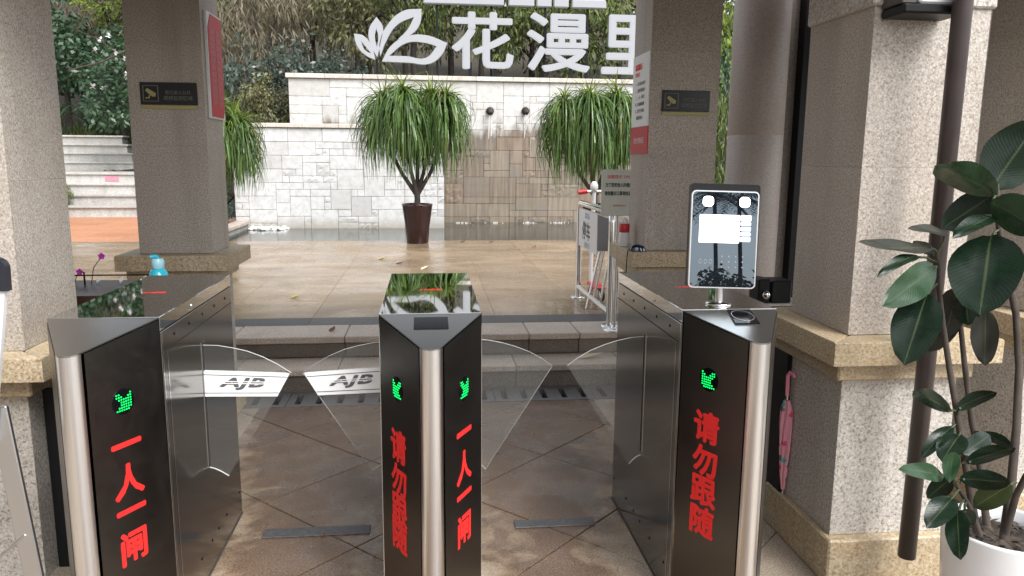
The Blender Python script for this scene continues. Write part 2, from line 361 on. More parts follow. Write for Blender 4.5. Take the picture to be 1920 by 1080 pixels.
def water_mat():
    m, n, l, b = new_mat('pool water')
    b.inputs['Base Color'].default_value = (0.045, 0.052, 0.043, 1); b.inputs['Roughness'].default_value = 0.06; b.inputs['IOR'].default_value = 1.333
    h = noise(n, l, 9, 3, stretch=(0.7, 1.6, 1)); bump(n, l, b, h, 0.12, 0.02); return m
M['water'] = water_mat()
def leaf_mat(name, lo, hi, rough=0.45, trans=0.25, scale=1.2):
    m, n, l, b = new_mat(name); out = n['Material Output']
    a = noise(n, l, scale, 4, rough=0.7); isl = n.new('ShaderNodeNewGeometry').outputs['Random Per Island']
    k = mth(n, l, 'ADD', mth(n, l, 'MULTIPLY', a, 0.6), mth(n, l, 'MULTIPLY', isl, 0.45))
    c = ramp(n, l, k, [(0.28, lo), (0.75, hi)]); l.new(c, b.inputs['Base Color']); b.inputs['Roughness'].default_value = rough
    t = n.new('ShaderNodeBsdfTranslucent'); l.new(c, t.inputs[0])
    x = n.new('ShaderNodeMixShader'); x.inputs[0].default_value = trans; l.new(b.outputs[0], x.inputs[1]); l.new(t.outputs[0], x.inputs[2]); l.new(x.outputs[0], out.inputs[0])
    return m
M['f_dark'] = leaf_mat('dark broad foliage', (0.021, 0.047, 0.023), (0.072, 0.137, 0.065), 0.35)
M['f_green'] = leaf_mat('green foliage', (0.049, 0.081, 0.021), (0.215, 0.267, 0.075), 0.45)
M['f_olive'] = leaf_mat('olive foliage', (0.075, 0.081, 0.034), (0.247, 0.240, 0.111), 0.5)
M['f_brown'] = leaf_mat('brownish feathery foliage', (0.085, 0.073, 0.044), (0.260, 0.221, 0.146), 0.55)
M['f_blue'] = leaf_mat('blue green foliage', (0.029, 0.047, 0.035), (0.130, 0.169, 0.137), 0.28)
M['f_bright'] = leaf_mat('bright foliage', (0.104, 0.169, 0.019), (0.338, 0.429, 0.072), 0.4, 0.4)
M['grass'] = leaf_mat('ground cover', (0.040, 0.070, 0.018), (0.120, 0.170, 0.050), 0.5, 0.3)
M['blade'] = leaf_mat('strap leaf', (0.036, 0.080, 0.018), (0.155, 0.255, 0.068), 0.32, 0.3, 2.5)
M['young'] = leaf_mat('young strap leaf', (0.130, 0.200, 0.022), (0.300, 0.370, 0.070), 0.38, 0.35, 2.5)
def rubber_leaf(name, lo, hi, rough):
    m, n, l, b = new_mat(name)
    tc = n.new('ShaderNodeTexCoord'); sx = n.new('ShaderNodeSeparateXYZ'); l.new(tc.outputs['UV'], sx.inputs[0])
    v = mth(n, l, 'ABSOLUTE', mth(n, l, 'SUBTRACT', sx.outputs[1], 0.5))
    rib = ramp(n, l, v, [(0.010, 1.0), (0.030, 0.0)])
    vein = n.new('ShaderNodeTexWave'); vein.inputs['Scale'].default_value = 7; vein.inputs['Distortion'].default_value = 0.4
    mp = n.new('ShaderNodeMapping'); l.new(tc.outputs['UV'], mp.inputs[0])
    k = mth(n, l, 'SUBTRACT', sx.outputs[0], mth(n, l, 'MULTIPLY', v, 0.5)); cx = n.new('ShaderNodeCombineXYZ'); l.new(k, cx.inputs[0]); l.new(cx.outputs[0], vein.inputs['Vector'])
    a = noise(n, l, 11, 3)
    c = ramp(n, l, a, [(0.3, lo), (0.7, hi)]); c = mix(n, l, mth(n, l, 'MULTIPLY', rib, 0.7), c, (0.07, 0.09, 0.04))
    l.new(c, b.inputs['Base Color']); l.new(ramp(n, l, noise(n, l, 30, 3), [(0.3, rough - 0.07), (0.7, rough + 0.1)]), b.inputs['Roughness']); b.inputs['Specular IOR Level'].default_value = 0.32
    bump(n, l, b, vein.outputs['Fac'], 0.06, 0.004); return m
M['rleaf'] = rubber_leaf('rubber plant leaf', (0.005, 0.014, 0.007), (0.010, 0.024, 0.012), 0.27)
M['rleaf_light'] = rubber_leaf('paler rubber plant leaf', (0.016, 0.042, 0.018), (0.030, 0.064, 0.028), 0.24)
M['rleaf_back'] = rubber_leaf('underside of rubber plant leaf', (0.026, 0.027, 0.021), (0.040, 0.040, 0.030), 0.5)
M['rleaf_olive'] = rubber_leaf('olive rubber plant leaf', (0.020, 0.030, 0.006), (0.034, 0.046, 0.011), 0.4)
# ================================================================== SETTING
def structure(name, mb, mats): return mb.build(name, mats, None, 'structure')
structure('ground', MB().box(-150, 150, -150, 150, -0.4, -0.09), M['ground'])
def clip_poly(p, x0, x1, y0, y1):
    for ax, lim, sg in ((0, x0, 1), (0, x1, -1), (1, y0, 1), (1, y1, -1)):
        o = []
        for i in range(len(p)):
            a, b = p[i - 1], p[i]; ia, ib = (a[ax] - lim) * sg >= 0, (b[ax] - lim) * sg >= 0
            if ia != ib:
                t = (lim - a[ax]) / (b[ax] - a[ax]); o.append((a[0] + (b[0] - a[0]) * t, a[1] + (b[1] - a[1]) * t))
            if ib: o.append(b)
        p = o
        if len(p) < 3: return []
    return p
def tile_mb(poly, z0, z1, gap=0.003, ch=0.003):
    cx = sum(p[0] for p in poly) / len(poly); cy = sum(p[1] for p in poly) / len(poly)
    def ins(d):
        r = []
        for x, y in poly:
            L = math.hypot(x - cx, y - cy) or 1; r.append((x - (x - cx) / L * d * 1.41, y - (y - cy) / L * d * 1.41))
        return r
    a, b, n = ins(gap), ins(gap + ch), len(poly)
    m = MB((cx, cy, z0))
    vs = [(x, y, z0) for x, y in a] + [(x, y, z1 - ch) for x, y in a] + [(x, y, z1) for x, y in b]
    fs = [tuple(range(2 * n, 3 * n))] + [(k * n + i, k * n + (i + 1) % n, (k + 1) * n + (i + 1) % n, (k + 1) * n + i) for k in (0, 1) for i in range(n)]
    m.add(vs, fs); return m, (cx, cy, z0)
def area(p): return abs(sum(p[i - 1][0] * p[i][1] - p[i][0] * p[i - 1][1] for i in range(len(p)))) / 2
floor = structure('floor', MB().box(-3.4, 3.6, -4.2, 2.188, -0.088, -0.009), M['joint'])
SP = 0.845
for i in range(-9, 9):
    for j in range(-9, 9):
        s0, d0 = 0.19 + SP * i, -0.075 + SP * j
        q = [((s - d) / 2, (s + d) / 2) for s, d in ((s0, d0), (s0 + SP, d0), (s0 + SP, d0 + SP), (s0, d0 + SP))]
        q = clip_poly(q, -3.4, 3.6, -4.2, 2.188)
        if len(q) < 3 or area(q) < 0.004: continue
        m, c = tile_mb(q, -0.03, random.uniform(-0.0015, 0.0005), 0.0022, 0.002)
        o = m.build('tile', M['floor'], floor); o.location = c
# drain channel at the foot of the steps
drain = thing('drain_cover', 'grey slotted stone drain covers along the foot of the steps', 'drain cover', (0, 2.19, -0.09))
MB((0, 2.19, -0.09)).box(-3.4, 3.6, 2.19, 2.484, -0.2, -0.16).build('channel', M['gap'], drain)
x = -3.36
while x < 3.3:
    m = MB((0, 2.19, -0.09)); w = 0.622
    m.box(x, x + w, 2.194, 2.236, -0.05, 0.001); m.box(x, x + w, 2.428, 2.482, -0.05, 0.001)
    nb = 5; pitch = w / nb
    for k in range(nb + 1):
        a = x + k * pitch - (pitch - 0.036) / 2; b = a + pitch - 0.036
        m.box(max(a, x), min(b, x + w), 2.236, 2.428, -0.05, 0.001)
    m.build('cover_slab', M['iron'], drain); x += w + 0.004
# steps
ZP = 0.296
steps = structure('steps', MB().box(-6.9, 5.2, 2.515, 2.755, -0.08, 0.105).box(-6.9, 5.2, 2.781, 3.088, -0.08, 0.250), M['mortar'])
def slabs(name, joints, y0, y1, z0, z1, mat, parent, bev=0.004, jit=0.002):
    for a, b in zip(joints[:-1], joints[1:]):
        dz = random.uniform(-jit, jit); dy = random.uniform(-jit, jit)
        m = MB(((a + b) / 2, y0, z0)); m.box(a + 0.002, b - 0.002, y0 + dy, y1, z0, z1 + dz, bev)
        o = m.build(name, mat, parent); o.location = ((a + b) / 2, y0, z0)
J1 = [-6.9, -6.2, -5.5, -4.8, -4.1, -3.4, -2.7, -2.0, -1.28, -0.557, 0.05, 0.668, 1.012, 1.7, 2.4, 3.1, 3.8, 4.5, 5.2]
J2 = [-6.9, -6.1, -5.3, -4.6, -3.9, -3.2, -2.5, -1.85, -1.2, -0.575, 0.1, 0.55, 1.25, 1.9, 2.6, 3.3, 4.0, 4.6, 5.2]
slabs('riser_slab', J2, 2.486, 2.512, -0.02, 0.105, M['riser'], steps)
slabs('step_slab', J2, 2.458, 2.751, 0.108, 0.150, M['step'], steps, 0.006)
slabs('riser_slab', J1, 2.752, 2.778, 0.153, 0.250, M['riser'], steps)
slabs('step_slab', J1, 2.722, 3.088, 0.253, ZP, M['step'], steps, 0.006)
plaza = structure('plaza', MB().box(-6.9, 5.2, 3.09, 8.66, -0.08, ZP - 0.0025), M['plaza_joint'])
slabs('band_slab', [-6.9 + 0.55 * k for k in range(23)], 3.092, 3.346, 0.25, ZP, M['dark_strip'], plaza, 0.002, 0.0008)
for i in range(18):
    for j in range(8):
        x0, y0 = -6.9 + 0.672 * i, 3.35 + 0.664 * j
        m, c = tile_mb([(x0, y0), (x0 + 0.672, y0), (x0 + 0.672, y0 + 0.664), (x0, y0 + 0.664)], ZP - 0.03, ZP + random.uniform(-0.001, 0.0005), 0.0018, 0.002)
        o = m.build('tile', M['plaza'], plaza); o.location = c
landing = structure('landing', MB().box(-9.5, -3.2, 8.664, 13.05, -0.08, ZP - 0.006), M['plaza_joint'])
for i in range(11):
    for j in range(7):
        x0, y0 = -9.5 + 0.5727 * i, 8.666 + 0.626 * j
        m, c = tile_mb([(x0, y0), (x0 + 0.5727, y0), (x0 + 0.5727, y0 + 0.626), (x0, y0 + 0.626)], ZP - 0.03, ZP - 0.0005, 0.002, 0.002)
        o = m.build('tile', M['terracotta'], landing); o.location = c
structure('pool_water', MB().box(-3.0, 4.6, 8.664, 12.3, 0.05, 0.258), M['water'])
kerb = structure('kerb', MB().box(-3.195, -3.03, 8.67, 11.0, -0.08, 0.33), M['mortar'])
for k in range(4):
    y0 = 8.67 + 0.58 * k; MB((0, 0, 0)).box(-3.2, -2.99, y0 + 0.002, y0 + 0.578, 0.33, 0.385, 0.006).build('kerb_slab', M['step'], kerb)
structure('side_bed', MB().box(4.62, 10.0, 8.67, 12.55, -0.08, 0.34), M['earth'])
# hillside behind the walls
def hill_h(x, y):
    g = 1.75 + max(0, y - 12.3) * 0.20
    if y > 18: g = 2.89 + (y - 18) * 0.27
    lf = min(max((-2.9 - x) / 1.0, 0), 1)
    low = 0.05 + max(0, y - 13.0) * 0.36
    if x > -5.2 and y > 13.05: low += 0.35 * min(1, (x + 5.2) / 0.6)
    if x > -6.1 and y > 14.4: low += 0.45 * min(1, (x + 6.1) / 0.4) * min(1, (y - 14.4) / 0.5)
    h = g * (1 - lf) + min(low, g + 0.6) * lf
    rf = min(max((x - 4.6) / 0.6, 0), 1); h = h * (1 - rf) + min(0.3 + max(0, y - 12.5) * 0.6, h) * rf
    return h + 0.10 * math.sin(1.7 * x + 0.6 * y) * math.sin(0.9 * y - 0.4 * x) * (1 if y > 13.5 and abs(x + 6) > 1.6 else 0.1)
m = MB(); nx, ny = 70, 60
vs = [(-30 + 60 * i / nx, 12.5 + 32 * j / ny, hill_h(-30 + 60 * i / nx, 12.5 + 32 * j / ny)) for j in range(ny + 1) for i in range(nx + 1)]
m.add(vs, [(j * (nx + 1) + i, j * (nx + 1) + i + 1, (j + 1) * (nx + 1) + i + 1, (j + 1) * (nx + 1) + i) for j in range(ny) for i in range(nx)], 0, True)
structure('hillside', m, M['earth'])

# ------------------------------------------------------------------ roof over the entrance (above the picture)
structure('roof', MB().box(-2.98, 4.6, -0.05, 2.25, 2.78, 2.98), M['wall_dark'])
# unseen wall added to the left to keep the low sky off the lanes
structure('sky_blocking_wall', MB().box(-3.3, -3.0, -9.0, 2.20, -0.08, 6.0), M['wall_dark'])
structure('shading_beam', MB().box(-2.98, 4.6, 0.12, 0.50, 2.22, 2.775), M['pipe'])  # unseen beam, hung low to darken the lanes and rear pillars
structure('rear_beam', MB().box(-2.98, 4.6, 1.86, 2.14, 2.45, 2.776), M['pipe'])

# ------------------------------------------------------------------ pillars
def pillar(x0, x1, y0, y1, capz, label, trim=True, cap_over=0.10, group='granite entrance pillars'):
    cx, cy = (x0 + x1) / 2, (y0 + y1) / 2
    t = thing('stone_pillar', label, 'pillar', (cx, cy, 0), group)
    def P(name, mat, *b, bev=0.006): return MB((cx, cy, 0)).box(*b, bev).build(name, M[mat], t)
    i = 0.018
    if trim:
        P('base_trim', 'cap', x0 - 0.04, x1 + 0.04, y0 - 0.06, y1 + 0.04, 0.0, 0.168)
        zb = 0.169
    else: zb = 0.0
    zm = capz - 0.145; zh = zb + (zm - zb) * 0.48
    P('plinth_block', 'plinth', x0 - i, x1 + i * 0.2, y0 - i, y1 + i, zb, zh - 0.0002, bev=0.001)
    P('plinth_block', 'plinth', x0 - i, x1 + i * 0.2, y0 - i, y1 + i, zh + 0.0002, zm, bev=0.001)
    P('moulding', 'cap', x0 - 0.055, x1 + 0.035, y0 - 0.055, y1 + 0.05, zm + 0.001, capz - 0.081)
    c = cap_over
    # cap of four mitred slabs round the shaft
    o, q = [(x0 - c, y0 - c), (x1 + c, y0 - c), (x1 + c, y1 + c), (x0 - c, y1 + c)], [(x0 + 0.04, y0 + 0.04), (x1 - 0.04, y0 + 0.04), (x1 - 0.04, y1 - 0.04), (x0 + 0.04, y1 - 0.04)]
    for k in range(4):
        a, b, d, e = o[k], o[(k + 1) % 4], q[(k + 1) % 4], q[k]
        m, cc = tile_mb([a, b, d, e], capz - 0.08, capz - random.uniform(0, 0.001), 0.0012, 0.004)
        ob = m.build('cap_slab', M['cap'], t); ob.location = (cc[0] - cx, cc[1] - cy, cc[2])
    zs = [capz + 0.001, capz + 0.56, capz + 1.06, capz + 1.5, 2.775]
    for a, b in zip(zs[:-1], zs[1:]): P('shaft_block', 'shaft', x0, x1, y0, y1, a + 0.00015, b - 0.00015, bev=0.0008)
    return t
PFR = pillar(1.40, 1.795, 0.11, 0.52, 0.882, 'granite pillar with bright front behind the leafy rubber plant and brown pipe')
MB((1.5975, 0.315, 0)).box(1.388, 1.807, 0.098, 0.53, 1.945, 2.06, 0.006).build('collar', M['plinth'], PFR)
pillar(2.32, 2.72, 0.40, 0.80, 0.885, 'shaded granite pillar at the picture edge behind the rubber plant')
PFL = pillar(-1.74, -1.345, 0.37, 0.775, 0.815, 'granite pillar beside the left gate with a white sign stand before it', trim=False)
PBL = pillar(-1.506, -1.134, 1.90, 2.235, 0.952, 'granite pillar carrying the red notice board and a black camera plaque', cap_over=0.095)
PBR = pillar(1.178, 1.558, 1.82, 2.16, 0.966, 'granite pillar with the white and red poster above a computer mouse', cap_over=0.09)
t = thing('round_column', 'round smooth stone column behind the face scanner', 'column', (2.125, 2.62, 0))
for a, b in ((0, 1.62), (1.62, 2.775)):
    MB((2.125, 2.62, 0)).lathe([(0.1755, a + 0.0002), (0.176, a + 0.001), (0.176, b - 0.001), (0.1755, b - 0.0002)], (2.125, 2.62, 0), 32).build('drum', M['column'], t)
t = thing('side_wall', 'dim stone wall with a black door post between round column and front pillar', 'wall', (3.2, 2.8, 0))
MB((3.2, 2.8, 0)).box(2.2, 2.432, 2.74, 2.9, 0, 2.775).build('wall_panel', M['wall_dark'], t)
MB((3.2, 2.8, 0)).box(2.434, 2.478, 2.66, 2.9, 0, 2.775, 0.003).build('door_post', M['black'], t)
MB((3.2, 2.8, 0)).box(2.48, 4.6, 2.74, 2.9, 0, 2.775).build('wall_panel', M['wall_dark'], t)

# ------------------------------------------------------------------ garden walls
def stone_wall(t, off, x0, x1, z0, z1, yf, seed, unit=0.125, mat='stone', skip=None):
    rng = random.Random(seed); nx, nz = int((x1 - x0) / unit), int((z1 - z0) / unit)
    ux, uz = (x1 - x0) / nx, (z1 - z0) / nz; used = [[False] * nz for _ in range(nx)]; cnt = 0
    for k in range(nz - 1, -1, -1):
        for i in range(nx):
            if used[i][k]: continue
            opts = [(4, 2), (3, 2), (5, 2), (4, 3), (3, 1), (2, 1), (2, 2), (3, 3), (4, 1), (1, 1)]; rng.shuffle(opts); opts.append((1, 1))
            for w, h in opts:
                if i + w <= nx and k - h + 1 >= 0 and all(not used[a][b] for a in range(i, i + w) for b in range(k - h + 1, k + 1)): break
            for a in range(i, i + w):
                for b in range(k - h + 1, k + 1): used[a][b] = True
            xa, xb, za, zb = x0 + i * ux + 0.002, x0 + (i + w) * ux - 0.002, z0 + (k - h + 1) * uz + 0.002, z0 + (k + 1) * uz - 0.002
            d = rng.uniform(-0.003, 0.004); rough = rng.random() < (0.42 if w * h <= 3 else 0.07)
            m = MB(((xa + xb) / 2, yf, (za + zb) / 2)); ch = 0.005
            if not rough: m.box(xa, xb, yf + d, yf + 0.06, za, zb, ch)
            else:
                n1, n2 = max(3, w * 3), max(3, h * 3); vs = []
                for b in range(n2 + 1):
                    for a in range(n1 + 1):
                        ed = a in (0, n1) or b in (0, n2)
                        vs.append((xa + (xb - xa) * a / n1, yf + (0.003 if ed else rng.uniform(-0.009, 0.004)), za + (zb - za) * b / n2))
                fs = [(b * (n1 + 1) + a, b * (n1 + 1) + a + 1, (b + 1) * (n1 + 1) + a + 1, (b + 1) * (n1 + 1) + a) for b in range(n2) for a in range(n1)]
                m.add(vs, fs)
                m.add([(xa, yf + 0.003, za), (xb, yf + 0.003, za), (xb, yf + 0.003, zb), (xa, yf + 0.003, zb), (xa, yf + 0.06, za), (xb, yf + 0.06, za), (xb, yf + 0.06, zb), (xa, yf + 0.06, zb)], [(0, 4, 5, 1), (1, 5, 6, 2), (2, 6, 7, 3), (3, 7, 4, 0)])
            o = m.build('stone', M[mat], t); o.location = Vector(m.off) - Vector(off); cnt += 1
    return cnt
wl_ = thing('garden_wall', 'low white split stone wall behind the potted plant in the middle', 'wall', (-1.5, 11.1, 0))
MB((-1.5, 11.1, 0)).box(-3.195, 0.272, 11.045, 11.3, 0.0, 1.925).build('core', M['mortar'], wl_)
stone_wall(wl_, (-1.5, 11.1, 0), -3.2, 0.28, 0.235, 1.925, 11.0, 3, 0.112)
for k in range(6): MB((-1.5, 11.1, 0)).box(-3.24 + 0.592 * k, -3.24 + 0.592 * (k + 1) - 0.003, 10.96, 11.34, 1.93, 2.0, 0.008).build('coping_slab', M['coping'], wl_)
structure('planting_bed', MB().box(-3.19, 0.26, 11.35, 12.24, 0.0, 1.9), M['earth'])
wr_ = thing('fountain_wall', 'tall fountain wall with water stains below the white sign letters', 'wall', (1.3, 12.3, 0))
MB((1.3, 12.3, 0)).box(-2.44, 4.58, 12.25, 12.5, 0.0, 2.84).build('core', M['wet_mortar'], wr_)
stone_wall(wr_, (1.3, 12.3, 0), 0.30, 4.61, 0.235, 2.84, 12.2, 11, 0.122)
stone_wall(wr_, (1.3, 12.3, 0), -2.46, 0.296, 1.905, 2.84, 12.2, 5, 0.145)
for k in range(10): MB((1.3, 12.3, 0)).box(-2.5 + 0.68 * k, -2.5 + 0.68 * (k + 1) - 0.003, 12.15, 12.54, 2.845, 2.925, 0.008).build('coping_slab', M['coping'], wr_)
for (px, pz) in ((1.16, 2.315), (1.82, 2.325), (2.9, 2.32)):
    m = MB((1.3, 12.3, 0)); m.tube([(px, 12.2, pz), (px, 12.08, pz + 0.02), (px, 12.03, pz - 0.05)], [0.05, 0.045, 0.035], 10); m.lathe([(0.02, 0), (0.075, 0.004), (0.075, 0.02), (0.05, 0.035)], (px, 12.2, pz), 12, mat=Matrix.Rotation(RAD(90), 4, 'X'))
    m.build('water_spout', M['dark_bark'], wr_)
m = MB((1.18, 12.0, 0.26)); rng = random.Random(4)
for px in (0.62, 1.23, 1.86, 2.47):
    for k in range(16):
        a = rng.uniform(0, 6.28); r = rng.uniform(0.0, 0.16); h = rng.uniform(0.01, 0.06) * (1.2 - r * 4)
        c = Vector((px + r * math.cos(a) * 1.3, 12.02 + r * math.sin(a) * 0.5, 0.258)); s = rng.uniform(0.005, 0.012)
        m.add([c + Vector((-s, 0, 0)), c + Vector((s, 0, 0)), c + Vector((0, s, 0)), c + Vector((0, 0, max(h * 0.6, 0.008)))], [(0, 1, 3), (1, 2, 3), (2, 0, 3)])
o = m.build('water_splashes', M['white'], None, 'stuff'); tag(o, 'white splashes where the spout water meets the pool', 'splash')
m = MB((1.16, 12.05, 0.26)); rng = random.Random(9)
for px in (1.16, 1.82, 2.9):
    for k in range(7):
        dx = rng.uniform(-0.03, 0.03); z1 = 2.26 - rng.uniform(0, 0.25); z0 = z1 - rng.uniform(0.12, 0.35)
        m.tube([(px + dx, 12.04, z1), (px + dx * 1.3, 12.03 + 0.06 * rng.random(), z0)], 0.0045, 5)
o = m.build('water_trickles', M['pebble'], None, 'stuff'); tag(o, 'thin trickles of water falling from the dark spouts', 'water')
# big white letters on the wall
LOGO = (0.00955, (-1.285, 3.62)); HUA = (0.457, 1.602, 3.07, 4.08); MAN = (1.839, 3.038, 3.045, 4.10); LI = (3.25, 4.42, 3.03, 4.10); UPZ = 4.20
def petal(outer, inner, org, t, depth=0.09):
    c = bpy.data.curves.new('p', 'CURVE'); c.dimensions = '2D'; c.fill_mode = 'BOTH'; c.extrude = depth / 2; c.bevel_depth = 0.004; c.resolution_u = 8
    for pts in (outer, inner):
        sp = c.splines.new('BEZIER'); sp.bezier_points.add(len(pts) - 1); sp.use_cyclic_u = True
        for bp, (x, z, sharp) in zip(sp.bezier_points, pts):
            bp.co = (x, z, 0); bp.handle_left_type = bp.handle_right_type = 'VECTOR' if sharp else 'AUTO'
    o = bpy.data.objects.new('p', c); COL.objects.link(o); dg = bpy.context.evaluated_depsgraph_get(); me = bpy.data.meshes.new_from_object(o.evaluated_get(dg))
    bpy.data.objects.remove(o); me.transform(frame((0, 0, 0), (1, 0, 0), (0, 0, 1), (0, -1, 0))); me.transform(Matrix.Translation(-Vector(org)) @ Matrix.Translation((0, 12.32, 0)))
    me.materials.clear(); me.materials.append(M['letter']); return link('petal', me, t)
lx, lz = -1.26, 3.58
t = thing('leaf_emblem', 'white outlined four petal leaf emblem standing on the wall', 'sign', (-0.5, 12.32, 2.93))
def L(px, py): # pixel of the emblem in the picture -> metres on the wall plane
    a, b = LOGO; return ((px - 664) * a + b[0], (66 - py) * a + b[1])
def loop(pts): return [(*L(px, py), s) for px, py, s in pts]
org = (-0.5, 12.32, 2.93)
petal(loop([(664, 64, 1), (682, 68, 0), (697, 90, 0), (702, 110, 1), (686, 103, 0), (669, 85, 0)]), loop([(676, 75, 1), (697, 101, 1), (682, 92, 0)]), org, t)
petal(loop([(706, 33, 1), (717, 50, 0), (713, 78, 0), (706, 105, 1), (694, 82, 0), (692, 56, 0)]), loop([(705, 52, 1), (709, 66, 0), (706, 90, 1), (702, 70, 0)]), org, t)
petal(loop([(790, 16, 1), (787, 42, 0), (771, 62, 0), (746, 72, 1), (764, 54, 0), (777, 30, 1), (744, 46, 0), (722, 78, 0), (712, 103, 1), (711, 80, 0), (728, 45, 0), (756, 21, 0)]), loop([(777.5, 29.4, 1), (776.9, 29.6, 1), (777.2, 29.9, 1)]), org, t)
petal(loop([(838, 77, 1), (828, 98, 0), (805, 115, 0), (765, 114, 0), (715, 113, 1), (733, 84, 0), (764, 66, 0), (800, 64, 0)]), loop([(819, 83, 1), (796, 77, 0), (762, 78, 0), (727, 103, 1), (760, 103, 0), (798, 105, 0)]), org, t)
for px in (705, 800): MB(org).box(L(px, 0)[0] - 0.02, L(px, 0)[0] + 0.02, 12.30, 12.34, 2.926, L(0, 108)[1], 0).build('support', M['black'], t)
def big_letter(ch, x0, x1, z0, z1, label, y=12.32):
    o0 = ((x0 + x1) / 2, y, 2.926); t = thing('sign_letter', label, 'sign letter', o0, 'white letters on the fountain wall')
    put_text(ch, 1.0, M['letter'], frame(((x0 + x1) / 2, y, (z0 + z1) / 2), (1, 0, 0), (0, 0, 1), (0, -1, 0)), t, o0, 'letter_face', 0.020, 0, 0.045, (x1 - x0, z1 - z0), step=0.0008)
    for f in (0.3, 0.7): MB(o0).box(x0 + (x1 - x0) * f - 0.03, x0 + (x1 - x0) * f + 0.03, y - 0.03, y + 0.03, 2.926, z0 + 0.12, 0).build('support', M['black'], t)
big_letter('花', HUA[0], HUA[1], HUA[2], HUA[3], 'white letter with a grass crown stroke beside the leaf emblem')
big_letter('漫', MAN[0], MAN[1], MAN[2], MAN[3], 'white letter with three water drops in the middle of the row')
big_letter('里', LI[0], LI[1], LI[2], LI[3], 'white letter half hidden behind the poster pillar')
t = thing('upper_sign', 'row of white sign strokes cut off by the top of the picture', 'sign', (1.0, 12.36, 2.926))
for a, b in ((-0.045, 1.42), (1.50, 1.98), (2.02, 2.30), (2.34, 2.62), (2.68, 3.32)):
    m = MB((1.0, 12.36, 2.926)); m.box(a, b, 12.31, 12.41, UPZ, UPZ + 0.16, 0.02); m.box(a + 0.1, b - 0.1, 12.33, 12.40, UPZ + 0.16, UPZ + 0.5, 0.02); m.build('stroke', M['letter'], t)
for px in (0.2, 1.2, 2.2, 3.0): MB((1.0, 12.36, 2.926)).box(px - 0.02, px + 0.02, 12.42, 12.46, 2.926, UPZ + 0.4).build('support', M['black'], t)
# white pebbles at the wall foot
m = MB((-2.5, 10.85, 0.25)); rng = random.Random(12)
for k in range(60):
    c = (-2.92 + rng.random() * 0.58, 10.62 + rng.random() * 0.33, 0.26 + rng.random() * 0.03); r = rng.uniform(0.025, 0.05)
    m.lathe([(r * 0.3, -r * 0.6), (r, -r * 0.1), (r * 0.8, r * 0.4), (r * 0.2, r * 0.62)], c, 7)
o = m.build('pebbles', M['pebble'], None, 'stuff'); tag(o, 'heap of white pebbles in the pool corner at the wall foot', 'pebbles')

# ------------------------------------------------------------------ garden stairs
t = structure('garden_stairs', MB().box(-6.75, -5.5, 13.06, 13.2, 0.0, ZP), M['mortar'])
z = ZP
FL1 = [(-5.47, 13.10), (-5.58, 13.42), (-5.68, 13.74), (-5.78, 14.06)]
for k, (xr, y) in enumerate(FL1):
    MB().box(-7.65, xr + 0.06, y + 0.04, y + 0.40, z - 0.02, z + 0.158, 0.004).build('riser', M['stair'], t)
    MB().box(-7.7, xr + 0.1, y, y + 0.42, z + 0.16, z + 0.202, 0.008).build('tread', M['stair'], t); z += 0.202
MB().box(-8.6, -5.8, 14.46, 15.9, z - 0.1, z - 0.004, 0.004).build('landing_slab', M['stair'], t)
for k, xr in enumerate((-6.46, -6.68, -6.90, -7.12)):
    y = 15.9 + 0.33 * k
    MB().box(-8.6, xr, y + 0.04, y + 0.40, z - 0.02, z + 0.158, 0.004).build('riser', M['stair'], t)
    MB().box(-8.65, xr + 0.04, y, y + 0.42, z + 0.16, z + 0.2, 0.008).build('tread', M['stair'], t); z += 0.2
o = MB((-6.4, 13.12, 1.0)).box(-6.45, -6.19, 14.085, 14.0965, 0.945, 1.035).build('stair_notice', M['pink'], None); tag(o, 'small pink strip notice stuck on a stair riser', 'notice')

